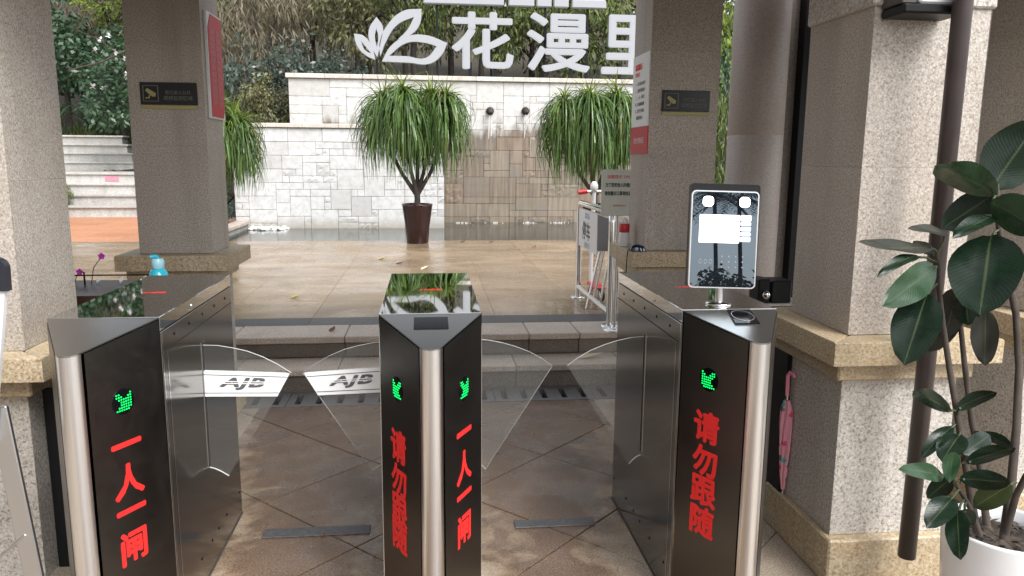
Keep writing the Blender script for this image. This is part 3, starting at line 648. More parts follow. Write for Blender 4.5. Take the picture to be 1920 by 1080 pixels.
# ================================================================== GATES
GW, GL = 0.306, 0.812
def gate(cx, label, faces, flaps, window=False, reader=False):
    """housing: front edge of the box at y = 0, pointed nose towards the camera"""
    t = thing('speed_gate', label, 'turnstile', (cx, 0, 0), 'stainless steel flap gates')
    w = GW / 2
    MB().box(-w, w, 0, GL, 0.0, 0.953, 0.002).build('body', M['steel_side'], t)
    MB().prism([(-w - 0.003, GL + 0.003), (-w - 0.003, -0.003), (-0.034, -0.258), (0.034, -0.258), (w + 0.003, -0.003), (w + 0.003, GL + 0.003)], -0.002, 0.004).build('base_seal_shadow', M['sealant'], t)  # sealant line, dark so it also stands in for a contact shadow
    MB().box(-w + 0.004, w - 0.004, 0.004, GL - 0.004, 0.953, 0.9575).build('lid_gap', M['gap'], t)
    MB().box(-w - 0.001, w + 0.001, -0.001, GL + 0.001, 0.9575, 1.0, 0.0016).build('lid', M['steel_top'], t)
    for sx in (-1, 1):
        xs = sx * w; a, b = sorted((xs, xs + sx * 0.0008))
        MB().box(a, b, 0.004, GL - 0.003, 0.889, 0.892).build('seam', M['gap'], t)
        a, b = sorted((xs, xs + sx * 0.0022))
        for yy in (0.004, 0.042): MB().box(a, b, yy, yy + 0.006, 0.004, 0.886 if yy > 0.02 else 0.95).build('edge_trim', M['chrome'], t)
        MB().box(*sorted((xs, xs + sx * 0.0016)), 0.014, 0.040, 0.004, 0.886).build('edge_strip', M['steel_side'], t)
        for yy, zz in [(0.12 + 0.15 * k, 0.923) for k in range(5)] + [(yy, 0.105) for yy in (0.08, 0.25, 0.38, 0.47, 0.58, 0.78)]:
            m = MB((xs, yy, zz)); m.lathe([(0.006, 0), (0.005, 0.0018), (0.002, 0.002)], (xs, yy, zz), 8, mat=Matrix.Rotation(RAD(90 * sx), 4, 'Y')); m.build('screw', M['black'], t).location = (xs, yy, zz)
        m = MB((xs, 0.30, 0.976)); m.lathe([(0.007, 0), (0.006, 0.004), (0.003, 0.006)], (xs, 0.30, 0.976), 10, mat=Matrix.Rotation(RAD(90 * sx), 4, 'Y')); m.build('lock_button', M['chrome'], t).location = (xs, 0.30, 0.976)
    # nose
    ya, r = -0.222, 0.033
    ZT = lambda y: 0.998 + y * 0.185
    tx, ty = r * 0.93, ya - r * 0.30
    arc = [(r * math.sin(a), ya - r * math.cos(a)) for a in [RAD(q) for q in range(-72, 73, 12)]]
    def sloped(poly, z0, dz, m, mi=0, smooth=False):
        n = len(poly); vs = [(x, y, z0) for x, y in poly] + [(x, y, ZT(y) + dz) for x, y in poly]
        m.add(vs, [tuple(range(n - 1, -1, -1)), tuple(range(n, 2 * n))], mi); m.add(vs, [(i, (i + 1) % n, n + (i + 1) % n, n + i) for i in range(n)], mi, smooth); return m
    core = [(-w, -0.0015), (-0.026, ya - 0.004), (0.026, ya - 0.004), (w, -0.0015)]
    sloped(core, 0.0, -0.004, MB()).build('nose_core', M['steel_side'], t)
    # half round column
    col = arc + [(0.026, ya + 0.012), (-0.026, ya + 0.012)]
    m = MB(); n = len(arc)
    vs = [(x, y, 0.0) for x, y in arc] + [(x, y, ZT(y) - 0.0035) for x, y in arc]
    m.add(vs, [(i, i + 1, n + i + 1, n + i) for i in range(n - 1)], 0, True); m.build('nose_column', M['steel_col'], t)
    topp = [(-w, -0.0015)] + arc + [(w, -0.0015)]
    vs = [(x, y, ZT(y) - 0.0034) for x, y in topp] + [(x, y, ZT(y) + 0.0005) for x, y in topp]; n = len(topp)
    MB().add(vs, [tuple(range(n - 1, -1, -1)), tuple(range(n, 2 * n))] + [(i, (i + 1) % n, n + (i + 1) % n, n + i) for i in range(n)]).build('nose_top', M['steel'], t)
    for side in (-1, 1):
        p0, p1 = Vector((side * w, -0.002, 0)), Vector((side * arc[-1][0], arc[-1][1], 0))
        a, b = (p1, p0) if side > 0 else (p0, p1)          # left to right as seen from outside
        u = (b - a).normalized(); nrm = u.cross(Vector((0, 0, 1))).normalized(); W = (b - a).length
        m = MB(); q = []
        for f in (0.008, W - 0.004):
            for d in (0.0002, 0.0022): q.append(a + u * f + nrm * d)
        A, A2, B, B2 = q
        m.add([A + Vector((0, 0, 0.002)), A2 + Vector((0, 0, 0.002)), B2 + Vector((0, 0, 0.002)), B + Vector((0, 0, 0.002)), A + Vector((0, 0, ZT(A.y) - 0.006)), A2 + Vector((0, 0, ZT(A2.y) - 0.006)), B2 + Vector((0, 0, ZT(B2.y) - 0.006)), B + Vector((0, 0, ZT(B.y) - 0.006))],
              [(0, 1, 2, 3)[::-1], (4, 5, 6, 7), (0, 1, 5, 4), (1, 2, 6, 5), (2, 3, 7, 6), (3, 0, 4, 7)])
        pan = m.build('nose_panel', M['black_panel'], t)
        if side not in faces: continue
        txt, zs, zl, uc = faces[side]
        def F(uu, z, d): return frame(a + u * uu + nrm * d + Vector((0, 0, z)), u, (0, 0, 1), nrm)
        for ch, z in zip(txt, zs): put_text(ch, 0.102, M['red_print'], F(uc * W, z, 0.0029), t, bold=0.0034, extrude=0.0003)
        mm = F(uc * W, zl, 0.0024); dsc = MB().lathe([(0.037, 0), (0.037, 0.0006), (0.036, 0.0008)], (0, 0, 0), 28)
        dsc.v = [mm @ Vector(v) for v in dsc.v]; disc = dsc.build('led_display', M['dark_lens'], t)
        m = MB(); g = 0.0076; flip = -1 if side > 0 else 1
        for i in range(8):
            for j in range(8):
                if not (i + j <= 6 or (abs(i - j) <= 1 and max(i, j) <= 6)): continue
                cx_, cz_ = flip * (i - 3.2) * g, (j - 3.2) * g
                if math.hypot(cx_, cz_) > 0.034: continue
                s = 0.0024; oct_ = [(cx_ + s * math.cos(RAD(45 * k + 22)), cz_ + s * math.sin(RAD(45 * k + 22))) for k in range(8)]
                m.prism(oct_, 0.0009, 0.0018, 'xyz', 0, mm)
        lo = m.build('led_arrow', M['green_led'], disc); lo['kind'] = 'stuff'
    # red sticker on the lid
    put_text('小心夹伤', 0.019, M['red_print'], frame((0.0, 0.42, 1.0008), (1, 0, 0), (0, 1, 0), (0, 0, 1)), t, bold=0.0006, extrude=0.0002, name='red_sticker')
    for side, band in flaps:
        x0 = side * w
        def UP(u, z): return (x0 + side * u, z)
        if band: out = [(-0.01, 0.818), (0.05, 0.8155), (0.10, 0.806), (0.15, 0.793), (0.20, 0.772), (0.25, 0.744), (0.296, 0.712), (0.064, 0.338), (0.05, 0.348), (0.035, 0.358), (0.018, 0.367), (-0.01, 0.376)]
        else: out = [(-0.01, 0.822), (0.05, 0.818), (0.10, 0.808), (0.15, 0.793), (0.20, 0.773), (0.25, 0.745), (0.287, 0.716), (0.044, 0.328), (0.03, 0.345), (0.015, 0.357), (-0.01, 0.368)]
        poly = [UP(u, z) for u, z in out]
        if side < 0: poly = poly[::-1]
        n = len(poly); m = MB(); y0, y1 = 0.396, 0.404
        vs = [(x, y0, z) for x, z in poly] + [(x, y1, z) for x, z in poly]
        m.add(vs, [tuple(range(n)), tuple(range(2 * n - 1, n - 1, -1))], 0); m.add(vs, [(i, n + i, n + (i + 1) % n, (i + 1) % n) for i in range(n)], 1)
        fl = m.build('flap', [M['acrylic'], M['acrylic_edge']], t)
        a, b = sorted((x0, x0 + side * 0.0012)); MB().box(a, b, 0.388, 0.412, 0.376, 0.826).build('flap_slot', M['gap'], t)
        for yy in (0.384, 0.4125): MB().box(*sorted((x0, x0 + side * 0.0016)), yy, yy + 0.003, 0.376, 0.83).build('slot_lip', M['chrome'], t)
        if band:
            top, bot = (0.727, 0.711), (0.635, 0.628)
            def bz(u, q): return q[0] + (q[1] - q[0]) * u / 0.29
            bp = [(0.0, bz(0, bot)), (0.245, bz(0.245, bot)), (0.29, bz(0.29, top)), (0.0, bz(0, top))]
            pl = [UP(u, z) for u, z in bp]; pl = pl if side > 0 else pl[::-1]
            bd = MB().prism(pl, 0.3935, 0.3955, 'xzy').build('band', M['white_print'], fl)
            bk = MB().prism(pl, 0.4045, 0.4062, 'xzy').build('band', M['white_print'], fl)
            for e, ds in ((top, -0.013), (bot, 0.013)):
                ue = 0.281 if e is top else 0.25
                ln = [UP(0.0, bz(0, e) + ds - 0.0012), UP(ue, bz(ue, e) + ds - 0.0012), UP(ue, bz(ue, e) + ds + 0.0012), UP(0.0, bz(0, e) + ds + 0.0012)]
                MB().prism(ln if side > 0 else ln[::-1], 0.3926, 0.3936, 'xzy').build('stripe', M['grey_print'], fl)
            uc = 0.128; rot = Matrix.Rotation(math.atan2(-(0.016) * side, 0.29), 3, 'Y'); cxp = x0 + side * uc
            uvec = Vector((1, 0, -side * 0.04)).normalized(); vvec = Vector((side * 0.04, 0, 1)).normalized()
            fm = frame((cxp, 0.3924, 0.678), uvec, vvec, (0, -1, 0))
            put_text('AJB', 0.064, M['grey_print'], fm, fl, bold=0.0026, shear=0.30, extrude=0.0003, fit=(0.155, 0.045), spacing=1.1)
            for k, zz in enumerate((0.008, 0.001)):
                mm = frame((cxp, 0.3919, 0.678), uvec, vvec, (0, -1, 0)); MB().prism([(-0.075, zz - 0.0014), (0.085, zz - 0.0014), (0.085, zz + 0.0014), (-0.075, zz + 0.0014)], -0.0003, 0.0003, 'xyz', 0, mm).build('stripe', M['white_print'], fl)
    if window: MB().add([(x, y, ZT(y) + d) for d in (0.0006, 0.0022) for x, y in ((-0.049, -0.03), (0.051, -0.03), (0.051, -0.116), (-0.049, -0.116))], [(3, 2, 1, 0), (4, 5, 6, 7), (0, 1, 5, 4), (1, 2, 6, 5), (2, 3, 7, 6), (3, 0, 4, 7)][0:2] + [(0, 4, 5, 1), (1, 5, 6, 2), (2, 6, 7, 3), (3, 7, 4, 0)]).build('scanner_window', M['dark_lens'], t)
    if reader:
        pr_ = [(-0.022, -0.005), (0.062, -0.008), (0.040, -0.118), (-0.046, -0.100)]
        pr_ = [(-0.015, -0.012), (0.060, -0.012), (0.046, -0.12), (-0.030, -0.12)]
        rd = MB().add([(x, y, ZT(y) + d) for d in (0.0006, 0.006) for x, y in pr_], [(0, 1, 2, 3), (7, 6, 5, 4), (4, 5, 1, 0), (5, 6, 2, 1), (6, 7, 3, 2), (7, 4, 0, 3)]).build('card_reader', M['dark_lens'], t)
        ring = []; nr = 28
        vs = [(0.015 + q * 0.034 * math.cos(2 * math.pi * k / nr), -0.064 + q * 0.042 * math.sin(2 * math.pi * k / nr)) for q in (1.0, 0.93) for k in range(nr)]
        MB().add([(x, y, ZT(y) + 0.0066) for x, y in vs], [(k, (k + 1) % nr, nr + (k + 1) % nr, nr + k) for k in range(nr)]).build('reader_ring', M['alu'], rd)
    return t
ZA = (0.667, 0.560, 0.472, 0.362); ZB = (0.654, 0.545, 0.446, 0.347)
gate(-0.936, 'left gate with one lettered nose face and a lettered acrylic flap on its right', {1: ('一人一闸', ZA, 0.790, 0.44)}, [(1, True)])
gate(0.0, 'middle gate with lettering on both nose faces and a potted plant mirrored on top', {-1: ('请勿跟随', (0.625, 0.520, 0.425, 0.342), 0.80, 0.47), 1: ('一人一闸', ZA, 0.80, 0.50)}, [(-1, True), (1, False)], window=True)
gate(0.936, 'right gate carrying the face scanner and a black card reader', {-1: ('请勿跟随', ZB, 0.805, 0.46)}, [(-1, False)], reader=True)
for x0, x1, y0, y1, lb in ((-0.66, -0.245, 0.578, 0.65, 'dark grey cable cover strip on the floor of the left lane'), (0.33, 0.657, 0.568, 0.632, 'dark grey cable cover strip on the floor of the right lane')):
    o = MB(((x0 + x1) / 2, (y0 + y1) / 2, 0)).box(x0, x1, y0, y1, -0.001, 0.005, 0.002).build('cable_cover', M['dark_strip']); tag(o, lb, 'cable cover', 'cable covers between the gates')

# ------------------------------------------------------------------ face scanner on the right gate
def rrect(w, h, r, n=5, c=(0, 0)):
    p = []
    for sx, sy, a0 in ((1, 1, 0), (-1, 1, 90), (-1, -1, 180), (1, -1, 270)):
        for k in range(n + 1):
            a = RAD(a0 + 90 * k / n); p.append((c[0] + sx * (w / 2 - r) + r * math.cos(a), c[1] + sy * (h / 2 - r) + r * math.sin(a)))
    return p
O = (0.932, 0.085, 1.0005)
t = thing('face_scanner', 'face recognition tablet with lit screen on a pole on the right gate', 'face scanner', O)
MB(O).lathe([(0.044, 0.0), (0.044, 0.004), (0.040, 0.007), (0.018, 0.010)], O, 28).build('base', M['chrome'], t)
MB(O).lathe([(0.0125, 0.008), (0.0125, 0.090)], O, 18).build('pole', M['steel_col'], t)
SM = Matrix.Translation(Vector((0.920, 0.045, 1.214))) @ Matrix.Rotation(RAD(-4), 4, 'Z') @ Matrix.Rotation(RAD(-5.5), 4, 'X') @ Matrix.Rotation(RAD(1.3), 4, 'Y')
SF = SM @ frame((0, 0, 0), (1, 0, 0), (0, 0, 1), (0, -1, 0))       # u right, v up, w towards the viewer
def sp(poly, d0, d1, name, mat, par): return MB(O).prism(poly, d0, d1, 'xyz', 0, SF).build(name, M[mat], par)
sp(rrect(0.220, 0.326, 0.010, 5, (0.003, 0.012)), -0.034, -0.006, 'housing', 'black', t)
sp(rrect(0.214, 0.306, 0.014), -0.006, 0.004, 'rim', 'alu', t)
gl_ = sp(rrect(0.206, 0.298, 0.011), 0.004, 0.0052, 'glass_front', 'black_glass', t)
for u in (-0.055, 0.061): sp(rrect(0.034, 0.032, 0.012, 5, (u, 0.119)), 0.0052, 0.0058, 'light', 'white_led', gl_)
sp(rrect(0.128, 0.088, 0.003, 3, (-0.016, 0.034)), 0.0052, 0.0057, 'display', 'screen_lit', gl_)
M['icon_blue'] = plain('screen icons', (0.3, 0.35, 0.4), 0.3, 0, (0.55, 0.68, 0.82), 0.75)
for k, (h, mt) in enumerate(((0.018, 'screen_lit'), (0.012, 'icon_blue'), (0.014, 'icon_blue'), (0.010, 'screen_lit'), (0.016, 'icon_blue'))):
    v = (0.069, 0.051, 0.035, 0.019, 0.003)[k]; sp(rrect(0.034, h, 0.003, 2, (0.067, v)), 0.0052, 0.0056, 'display_icon', mt, gl_)
M['key_dot'] = plain('faint key marks', (0.22, 0.25, 0.29), 0.3)
for r_ in range(3):
    for c_ in range(4): sp(rrect(0.005, 0.005, 0.002, 2, (-0.004 + 0.022 * c_, -0.052 - 0.017 * r_)), 0.0052, 0.0055, 'key_mark', 'key_dot', gl_)
for c_ in range(3):
    m = MB(O); nr = 14; q = [(-0.072 + 0.016 * c_ + k * 0.0055 * math.cos(2 * math.pi * i / nr), -0.069 + k * 0.0075 * math.sin(2 * math.pi * i / nr)) for k in (1, 0.75) for i in range(nr)]
    m.add([SF @ Vector((a, b, 0.0054)) for a, b in q], [(i, (i + 1) % nr, nr + (i + 1) % nr, nr + i) for i in range(nr)]); m.build('key_mark', M['key_dot'], gl_)

# ------------------------------------------------------------------ signs on the pillars
def camera_plaque(x0, x1, z0, z1, y, label):
    O = ((x0 + x1) / 2, y, z0); t = thing('camera_plaque', label, 'sign', O, 'black camera plaques on the rear pillars')
    w, h = x1 - x0, z1 - z0; cx, cz = (x0 + x1) / 2, (z0 + z1) / 2
    MB(O).box(x0, x1, y - 0.008, y - 0.0005, z0, z1, 0.0015).build('plate', M['plaque'], t)
    MB(O).box(x0, x1, y - 0.009, y - 0.0005, z0 - 0.022, z0 - 0.004, 0.001).build('gold_strip', M['gold'], t)
    def F(dx, dz): return frame((cx + dx, y - 0.0088, cz + dz), (1, 0, 0), (0, 0, 1), (0, -1, 0))
    put_text('您已进入公共', 0.021, M['dim_text'], F(0.045, 0.006), t, O, extrude=0.0004)
    put_text('视频监控区域', 0.024, M['dim_text'], F(0.045, -0.022), t, O, extrude=0.0004)
    m = MB(O); fx, fz = x0 + 0.052, cz
    for a in ((-0.038, -0.034, -0.040, 0.040), (0.034, 0.038, -0.040, 0.040), (-0.034, 0.034, -0.040, -0.037), (-0.034, 0.034, 0.037, 0.040)): m.box(fx + a[0], fx + a[1], y - 0.0088, y - 0.0081, fz + a[2], fz + a[3])
    m.build('icon_frame', M['dim_text'], t)
    ic = [(-0.026, 0.014), (-0.016, 0.026), (0.026, 0.0), (0.022, -0.016), (0.008, -0.016), (-0.006, -0.006)]; m = MB(O)
    m.prism([(fx + a, fz + b) for a, b in ic], y - 0.009, y - 0.0081, 'xzy'); m.prism([(fx + a, fz + b) for a, b in ((-0.008, -0.008), (-0.002, -0.011), (-0.008, -0.026), (-0.026, -0.026), (-0.026, -0.020), (-0.012, -0.020))], y - 0.009, y - 0.0081, 'xzy')
    m.build('camera_icon', M['gold'], t)
camera_plaque(-1.446, -1.167, 1.716, 1.826, 1.90, 'black camera warning plaque on the left rear pillar')
camera_plaque(1.244, 1.508, 1.717, 1.826, 1.82, 'black camera warning plaque on the right rear pillar')
O = (-1.134, 2.08, 1.66); t = thing('red_notice_board', 'narrow red notice board with pale rows on the side of the left rear pillar', 'notice board', O)
MB(O).box(-1.1335, -1.118, 1.955, 2.232, 1.655, 2.195, 0.002).build('backing', M['white'], t)
MB(O).prism([(1.966, 1.664), (2.19, 1.664), (2.222, 1.71), (2.222, 2.186), (2.02, 2.186), (1.966, 2.11)], -1.1178, -1.1155, 'yzx').build('red_panel', M['poster_red'], t)
for k in range(11):
    for q in range(2): MB(O).box(-1.1155, -1.1143, 1.985 + 0.116 * q, 2.080 + 0.116 * q, 1.725 + 0.036 * k, 1.753 + 0.036 * k).build('pale_row', M['poster_pink'], t)
O = (1.178, 1.98, 1.49); t = thing('pillar_poster', 'white poster with a red foot panel on the side of the right rear pillar', 'poster', O)
MB(O).box(1.1715, 1.1775, 1.822, 2.15, 1.64, 2.03, 0.001).build('sheet', M['white_print'], t)
MB(O).box(1.171, 1.1775, 1.815, 2.155, 1.492, 1.638, 0.001).build('red_panel', M['poster_red'], t)
def FP(y, z, d=1.1708): return frame((d, y, z), (0, -1, 0), (0, 0, 1), (-1, 0, 0))
put_text('温馨提示', 0.036, M['red_print'], FP(2.03, 1.965), t, O, bold=0.001, extrude=0.0003)
put_text('文明出行', 0.026, M['red_print'], FP(2.05, 1.925), t, O, extrude=0.0003)
for k in range(6): put_text(['一、请主动出示证件', '二、请依次排队刷卡', '三、一人一卡通行', '四、请勿跟随尾随', '五、爱护公共设施', '谢谢您的配合'][k], 0.022, M['dim_text'], FP(1.99, 1.875 - 0.037 * k), t, O, extrude=0.0003)
put_text('安全文明社区', 0.034, M['white_print'], FP(1.985, 1.565, 1.1703), t, O, extrude=0.0003)

# ------------------------------------------------------------------ barrier rail with notice, notice stand, scooter
O = (1.26, 3.5, ZP); t = thing('guard_rail', 'stainless steel guard rail with a white notice hung in it', 'guard rail', O)
pts = [(1.26, 4.06, ZP + 0.006), (1.26, 4.06, 1.03)] + [(1.26, 4.06 - 0.07 * (1 - math.cos(RAD(a))), 1.03 + 0.07 * math.sin(RAD(a))) for a in range(15, 91, 15)] + [(1.26, 2.98 - 0.07 * math.sin(RAD(a)) + 0.0, 1.03 + 0.07 * math.cos(RAD(a))) for a in range(0, 91, 15)] + [(1.26, 2.91, ZP + 0.006)]
MB(O).tube(pts, 0.0235, 14).build('frame', M['chrome'], t)
MB(O).tube([(1.26, 4.05, 0.39), (1.26, 2.92, 0.39)], 0.019, 12).build('lower_rail', M['steel_col'], t)
MB(O).tube([(1.26, 4.05, 1.055), (1.26, 2.92, 1.055)], 0.006, 8).build('hanging_bar', M['steel_col'], t)
for y in (4.06, 2.91): MB(O).lathe([(0.062, 0.0), (0.062, 0.006), (0.055, 0.012), (0.026, 0.014)], (1.26, y, ZP), 24).build('foot_plate', M['chrome'], t)
O2 = (1.245, 3.62, 0.76); b = thing('rail_notice', 'white notice board with two big characters hung in the guard rail', 'notice', O2)
MB(O2).box(1.236, 1.242, 3.28, 3.96, 0.755, 1.06, 0.002).build('board', M['white'], b)
def FN(y, z): return frame((1.2352, y, z), (0, -1, 0), (0, 0, 1), (-1, 0, 0))
put_text('停车', 0.15, M['grey_print'], FN(3.66, 0.90), b, O2, bold=0.004, extrude=0.0004)
M['blue_grey'] = plain('faded blue print', (0.42, 0.48, 0.55), 0.5)
put_text('温馨提示', 0.05, M['blue_grey'], FN(3.62, 1.02), b, O2, extrude=0.0004); put_text('谢谢合作', 0.05, M['blue_grey'], FN(3.62, 0.79), b, O2, extrude=0.0004)
O = (1.275, 2.80, ZP); t = thing('notice_stand', 'grey green notice board on a thin post in front of the guard rail', 'notice stand', O)
BX, BY, BZ = 1.266, 2.80, 1.238
MB(O).prism(rrect(0.222, 0.303, 0.017, 4, (BX, BZ)), BY - 0.012, BY, 'xzy').build('board', M['board'], t)
MB(O).prism(rrect(0.228, 0.309, 0.019, 4, (BX, BZ)), BY - 0.006, BY + 0.004, 'xzy').build('board_edge', M['alu'], t)
def FS(x, z): return frame((x, BY - 0.0128, z), (1, 0, 0), (0, 0, 1), (0, -1, 0))
put_text('温馨提示 TIPS', 0.026, M['red'], FS(BX, BZ + 0.107), t, O, extrude=0.0003)
M['green_print'] = plain('dark green print', (0.03, 0.07, 0.06), 0.5)
put_text('为了您和他人的健康', 0.024, M['green_print'], FS(BX + 0.002, BZ + 0.053), t, O, bold=0.0006, extrude=0.0003, fit=(0.182, 0.029))
put_text('请您戴好口罩测体温', 0.024, M['green_print'], FS(BX - 0.002, BZ - 0.003), t, O, bold=0.0006, extrude=0.0003, fit=(0.182, 0.029))
put_text('物业服务中心', 0.015, M['poster_pink'], FS(BX + 0.012, BZ - 0.085), t, O, extrude=0.0003)
MB(O).tube([(1.272, BY + 0.008, ZP + 0.01), (1.272, BY + 0.008, BZ + 0.05)], 0.009, 10).build('post', M['chrome'], t)
MB(O).lathe([(0.10, 0), (0.10, 0.006), (0.03, 0.012)], (1.29, BY + 0.01, ZP), 20).build('foot', M['chrome'], t)
O = (1.40, 3.55, ZP); t = thing('folded_trolley', 'folded grey trolley with slanted chrome bars behind the guard rail', 'trolley', O)
MB(O).box(1.305, 1.41, 3.57, 3.60, 0.75, 1.10, 0.004).build('panel', plain('grey sheet', (0.24, 0.24, 0.25), 0.35, 0.6), t)
for xa, xb in ((1.345, 1.23), (1.375, 1.27), (1.43, 1.33), (1.47, 1.395)): MB(O).tube([(xa, 3.585, 0.80), (xb, 3.55, ZP + 0.002)], 0.011, 8).build('bar', M['chrome'], t)
MB(O).tube([(1.36, 3.585, 0.79), (1.42, 3.585, 0.765), (1.465, 3.575, 0.68), (1.475, 3.57, 0.56), (1.475, 3.57, ZP + 0.002)], 0.013, 10).build('bent_bar', M['chrome'], t)
def scooter(O, label):
    x, y, z = O; t = thing('kick_scooter', label, 'scooter', O, 'scooters parked behind the guard rail')
    for dy, nm in ((0.02, 'front_wheel'), (-0.42, 'rear_wheel')):
        Rm = Matrix.Rotation(RAD(90), 4, 'Y')
        MB(O).lathe([(0.035, -0.016), (0.052, -0.016), (0.056, 0), (0.052, 0.016), (0.035, 0.016)], (x, y + dy, z + 0.056), 20, mat=Rm).build('wheel', M['red'] if dy > 0 else M['rubber'], t)
        MB(O).lathe([(0.012, -0.02), (0.036, -0.014), (0.036, 0.014), (0.012, 0.02)], (x, y + dy, z + 0.056), 14, mat=Rm).build('hub', M['white'], t)
    MB(O).box(x - 0.05, x + 0.05, y - 0.36, y - 0.05, z + 0.085, z + 0.11, 0.008).build('deck', M['red'], t)
    MB(O).tube([(x, y + 0.0, z + 0.09), (x, y + 0.02, z + 0.20), (x, y - 0.03, z + 0.88)], 0.018, 10).build('stem', M['white'], t)
    MB(O).tube([(x - 0.13, y - 0.03, z + 0.89), (x + 0.13, y - 0.03, z + 0.89)], 0.012, 10).build('handlebar', M['chrome'], t)
    for s in (-1, 1): MB(O).tube([(x + s * 0.06, y - 0.03, z + 0.89), (x + s * 0.14, y - 0.035, z + 0.88)], 0.021, 10).build('grip', M['red'], t)
    m = MB(O); m.lathe([(0.02, 0), (0.032, 0.015), (0.035, 0.05), (0.02, 0.08), (0.012, 0.085)], (x, y - 0.03, z + 0.89), 14); m.build('basket', M['white'], t)
scooter((1.42, 4.28, ZP), 'small scooter with red grips and red front wheel behind the guard rail')
O = (1.118, 2.03, 0.967); t = thing('spray_bottle', 'white bottle with a red band on the ledge behind the mouse', 'bottle', O)
MB(O).lathe([(0.030, 0.0), (0.032, 0.005), (0.029, 0.075), (0.027, 0.08)], O, 18).build('bottle_body', M['white'], t)
MB(O).lathe([(0.0285, 0.080), (0.030, 0.083), (0.030, 0.125), (0.026, 0.13)], O, 18).build('red_band', M['red'], t)
MB(O).lathe([(0.018, 0.13), (0.020, 0.14), (0.018, 0.152), (0.010, 0.165)], O, 14).build('cap', M['white'], t)
O = (1.135, 1.79, 0.967); t = thing('computer_mouse', 'black computer mouse on the yellow granite ledge of the right rear pillar', 'mouse', O)
m = MB(O); n1, n2 = 14, 8; vs = []
for j in range(n2 + 1):
    for i in range(n1):
        a = 2 * math.pi * i / n1; e = math.cos(RAD(90) * j / n2) ** 0.7 if j < n2 else 0.0
        vs.append(Vector((O[0] + 0.047 * e * math.cos(a), O[1] + 0.028 * e * math.sin(a), O[2] + 0.001 + 0.036 * math.sin(RAD(90) * j / n2) * (1.0 - 0.2 * math.cos(a) * e))))
m.add(vs, [(j * n1 + i, j * n1 + (i + 1) % n1, (j + 1) * n1 + (i + 1) % n1, (j + 1) * n1 + i) for j in range(n2) for i in range(n1)], 0, True); m.add(vs[:n1], [tuple(range(n1 - 1, -1, -1))]); m.build('mouse_body', M['black_glass'], t)
MB(O).tube([(1.108, 1.79, 0.975), (1.09, 1.80, 0.98), (1.083, 1.80, 0.972), (1.078, 1.80, 0.94), (1.074, 1.80, 0.80), (1.08, 1.79, 0.62)], 0.003, 6).build('cable', M['black'], t)

# ------------------------------------------------------------------ pipe, wall lamp, umbrella, boxes
O = (1.583, -0.045, 0.15); t = thing('drain_pipe', 'dark brown pipe hanging down the front of the bright pillar', 'pipe', O)
MB(O).lathe([(0.024, 0.0), (0.028, 0.001), (0.028, 2.20)], (1.583, -0.045, 0.152), 20).build('tube', M['pipe'], t)
for z in (0.845, 2.12): MB(O).box(1.553, 1.613, -0.018 if z < 1 else -0.02, 0.0 if z < 1 else 0.1, z - 0.012, z + 0.012, 0.002).build('bracket', M['pipe'], t)
O = (1.52, 0.05, 1.9); t = thing('wall_lamp', 'wall lamp with dark base and frosted glass at the top of the bright pillar', 'lamp', O)
MB(O).box(1.418, 1.623, -0.015, 0.108, 1.902, 1.93, 0.006).build('lamp_base', M['black'], t)
MB(O).box(1.418, 1.468, 0.0, 0.108, 1.931, 2.25, 0.004).build('lamp_arm', M['pipe'], t)
MB(O).box(1.471, 1.607, -0.01, 0.090, 1.931, 2.25, 0.006).build('lamp_glass', M['lamp_glass'], t)
O = (1.366, 0.42, 0.169); t = thing('umbrella', 'folded pink patterned umbrella leaning in the gap beside the right gate', 'umbrella', O)
UA, UB = Vector((1.366, 0.42, 0.169)), Vector((1.350, 0.41, 0.655)); ud = (UB - UA)
def U(f): return UA + ud * f
MB(O).tube([U(0), U(0.06)], 0.004, 8).build('ferrule', M['chrome'], t)
m = MB(O); n1 = 16; secs = [(0.05, 0.006), (0.18, 0.012), (0.40, 0.018), (0.60, 0.0205), (0.72, 0.019), (0.80, 0.010)]; vs = []
for f, r in secs:
    c = U(f)
    for i in range(n1):
        rr = r * (1.18 if i % 2 == 0 else 0.80); a = 2 * math.pi * i / n1 + f * 1.6; vs.append(c + Vector((rr * math.cos(a), rr * math.sin(a), 0)))
m.add(vs, [(j * n1 + i, j * n1 + (i + 1) % n1, (j + 1) * n1 + (i + 1) % n1, (j + 1) * n1 + i) for j in range(len(secs) - 1) for i in range(n1)])
def umb_mat():
    m_, n, l, b = new_mat('pink patterned cloth'); v = n.new('ShaderNodeTexVoronoi'); v.inputs['Scale'].default_value = 26; l.new(pos(n), v.inputs['Vector'])
    k = ramp(n, l, v.outputs['Distance'], [(0.28, 1.0), (0.34, 0.0)]); hue = ramp(n, l, v.outputs['Color'], [(0.35, (0.70, 0.06, 0.16)), (0.5, (0.06, 0.40, 0.36)), (0.65, (0.12, 0.10, 0.15))], 'CONSTANT')
    l.new(mix(n, l, k, (0.70, 0.30, 0.36), hue), b.inputs['Base Color']); b.inputs['Roughness'].default_value = 0.7; return m_
m.build('canopy', umb_mat(), t)
MB(O).tube([U(0.72), U(0.86)], 0.006, 8).build('shaft', M['chrome'], t)
MB(O).tube([U(0.84), U(0.95), U(1.0), U(1.03) + Vector((0.004, -0.008, 0)), U(1.03) + Vector((0.010, -0.024, 0)), U(1.0) + Vector((0.012, -0.032, 0))], 0.0075, 10).build('handle', M['pink'], t)
o = MB((1.84, 1.55, 0)).box(1.70, 1.98, 1.46, 1.70, 0, 0.722, 0.01).build('stone_ledge', M['plinth']); tag(o, 'pale stone ledge block between the round column and front pillar', 'ledge')
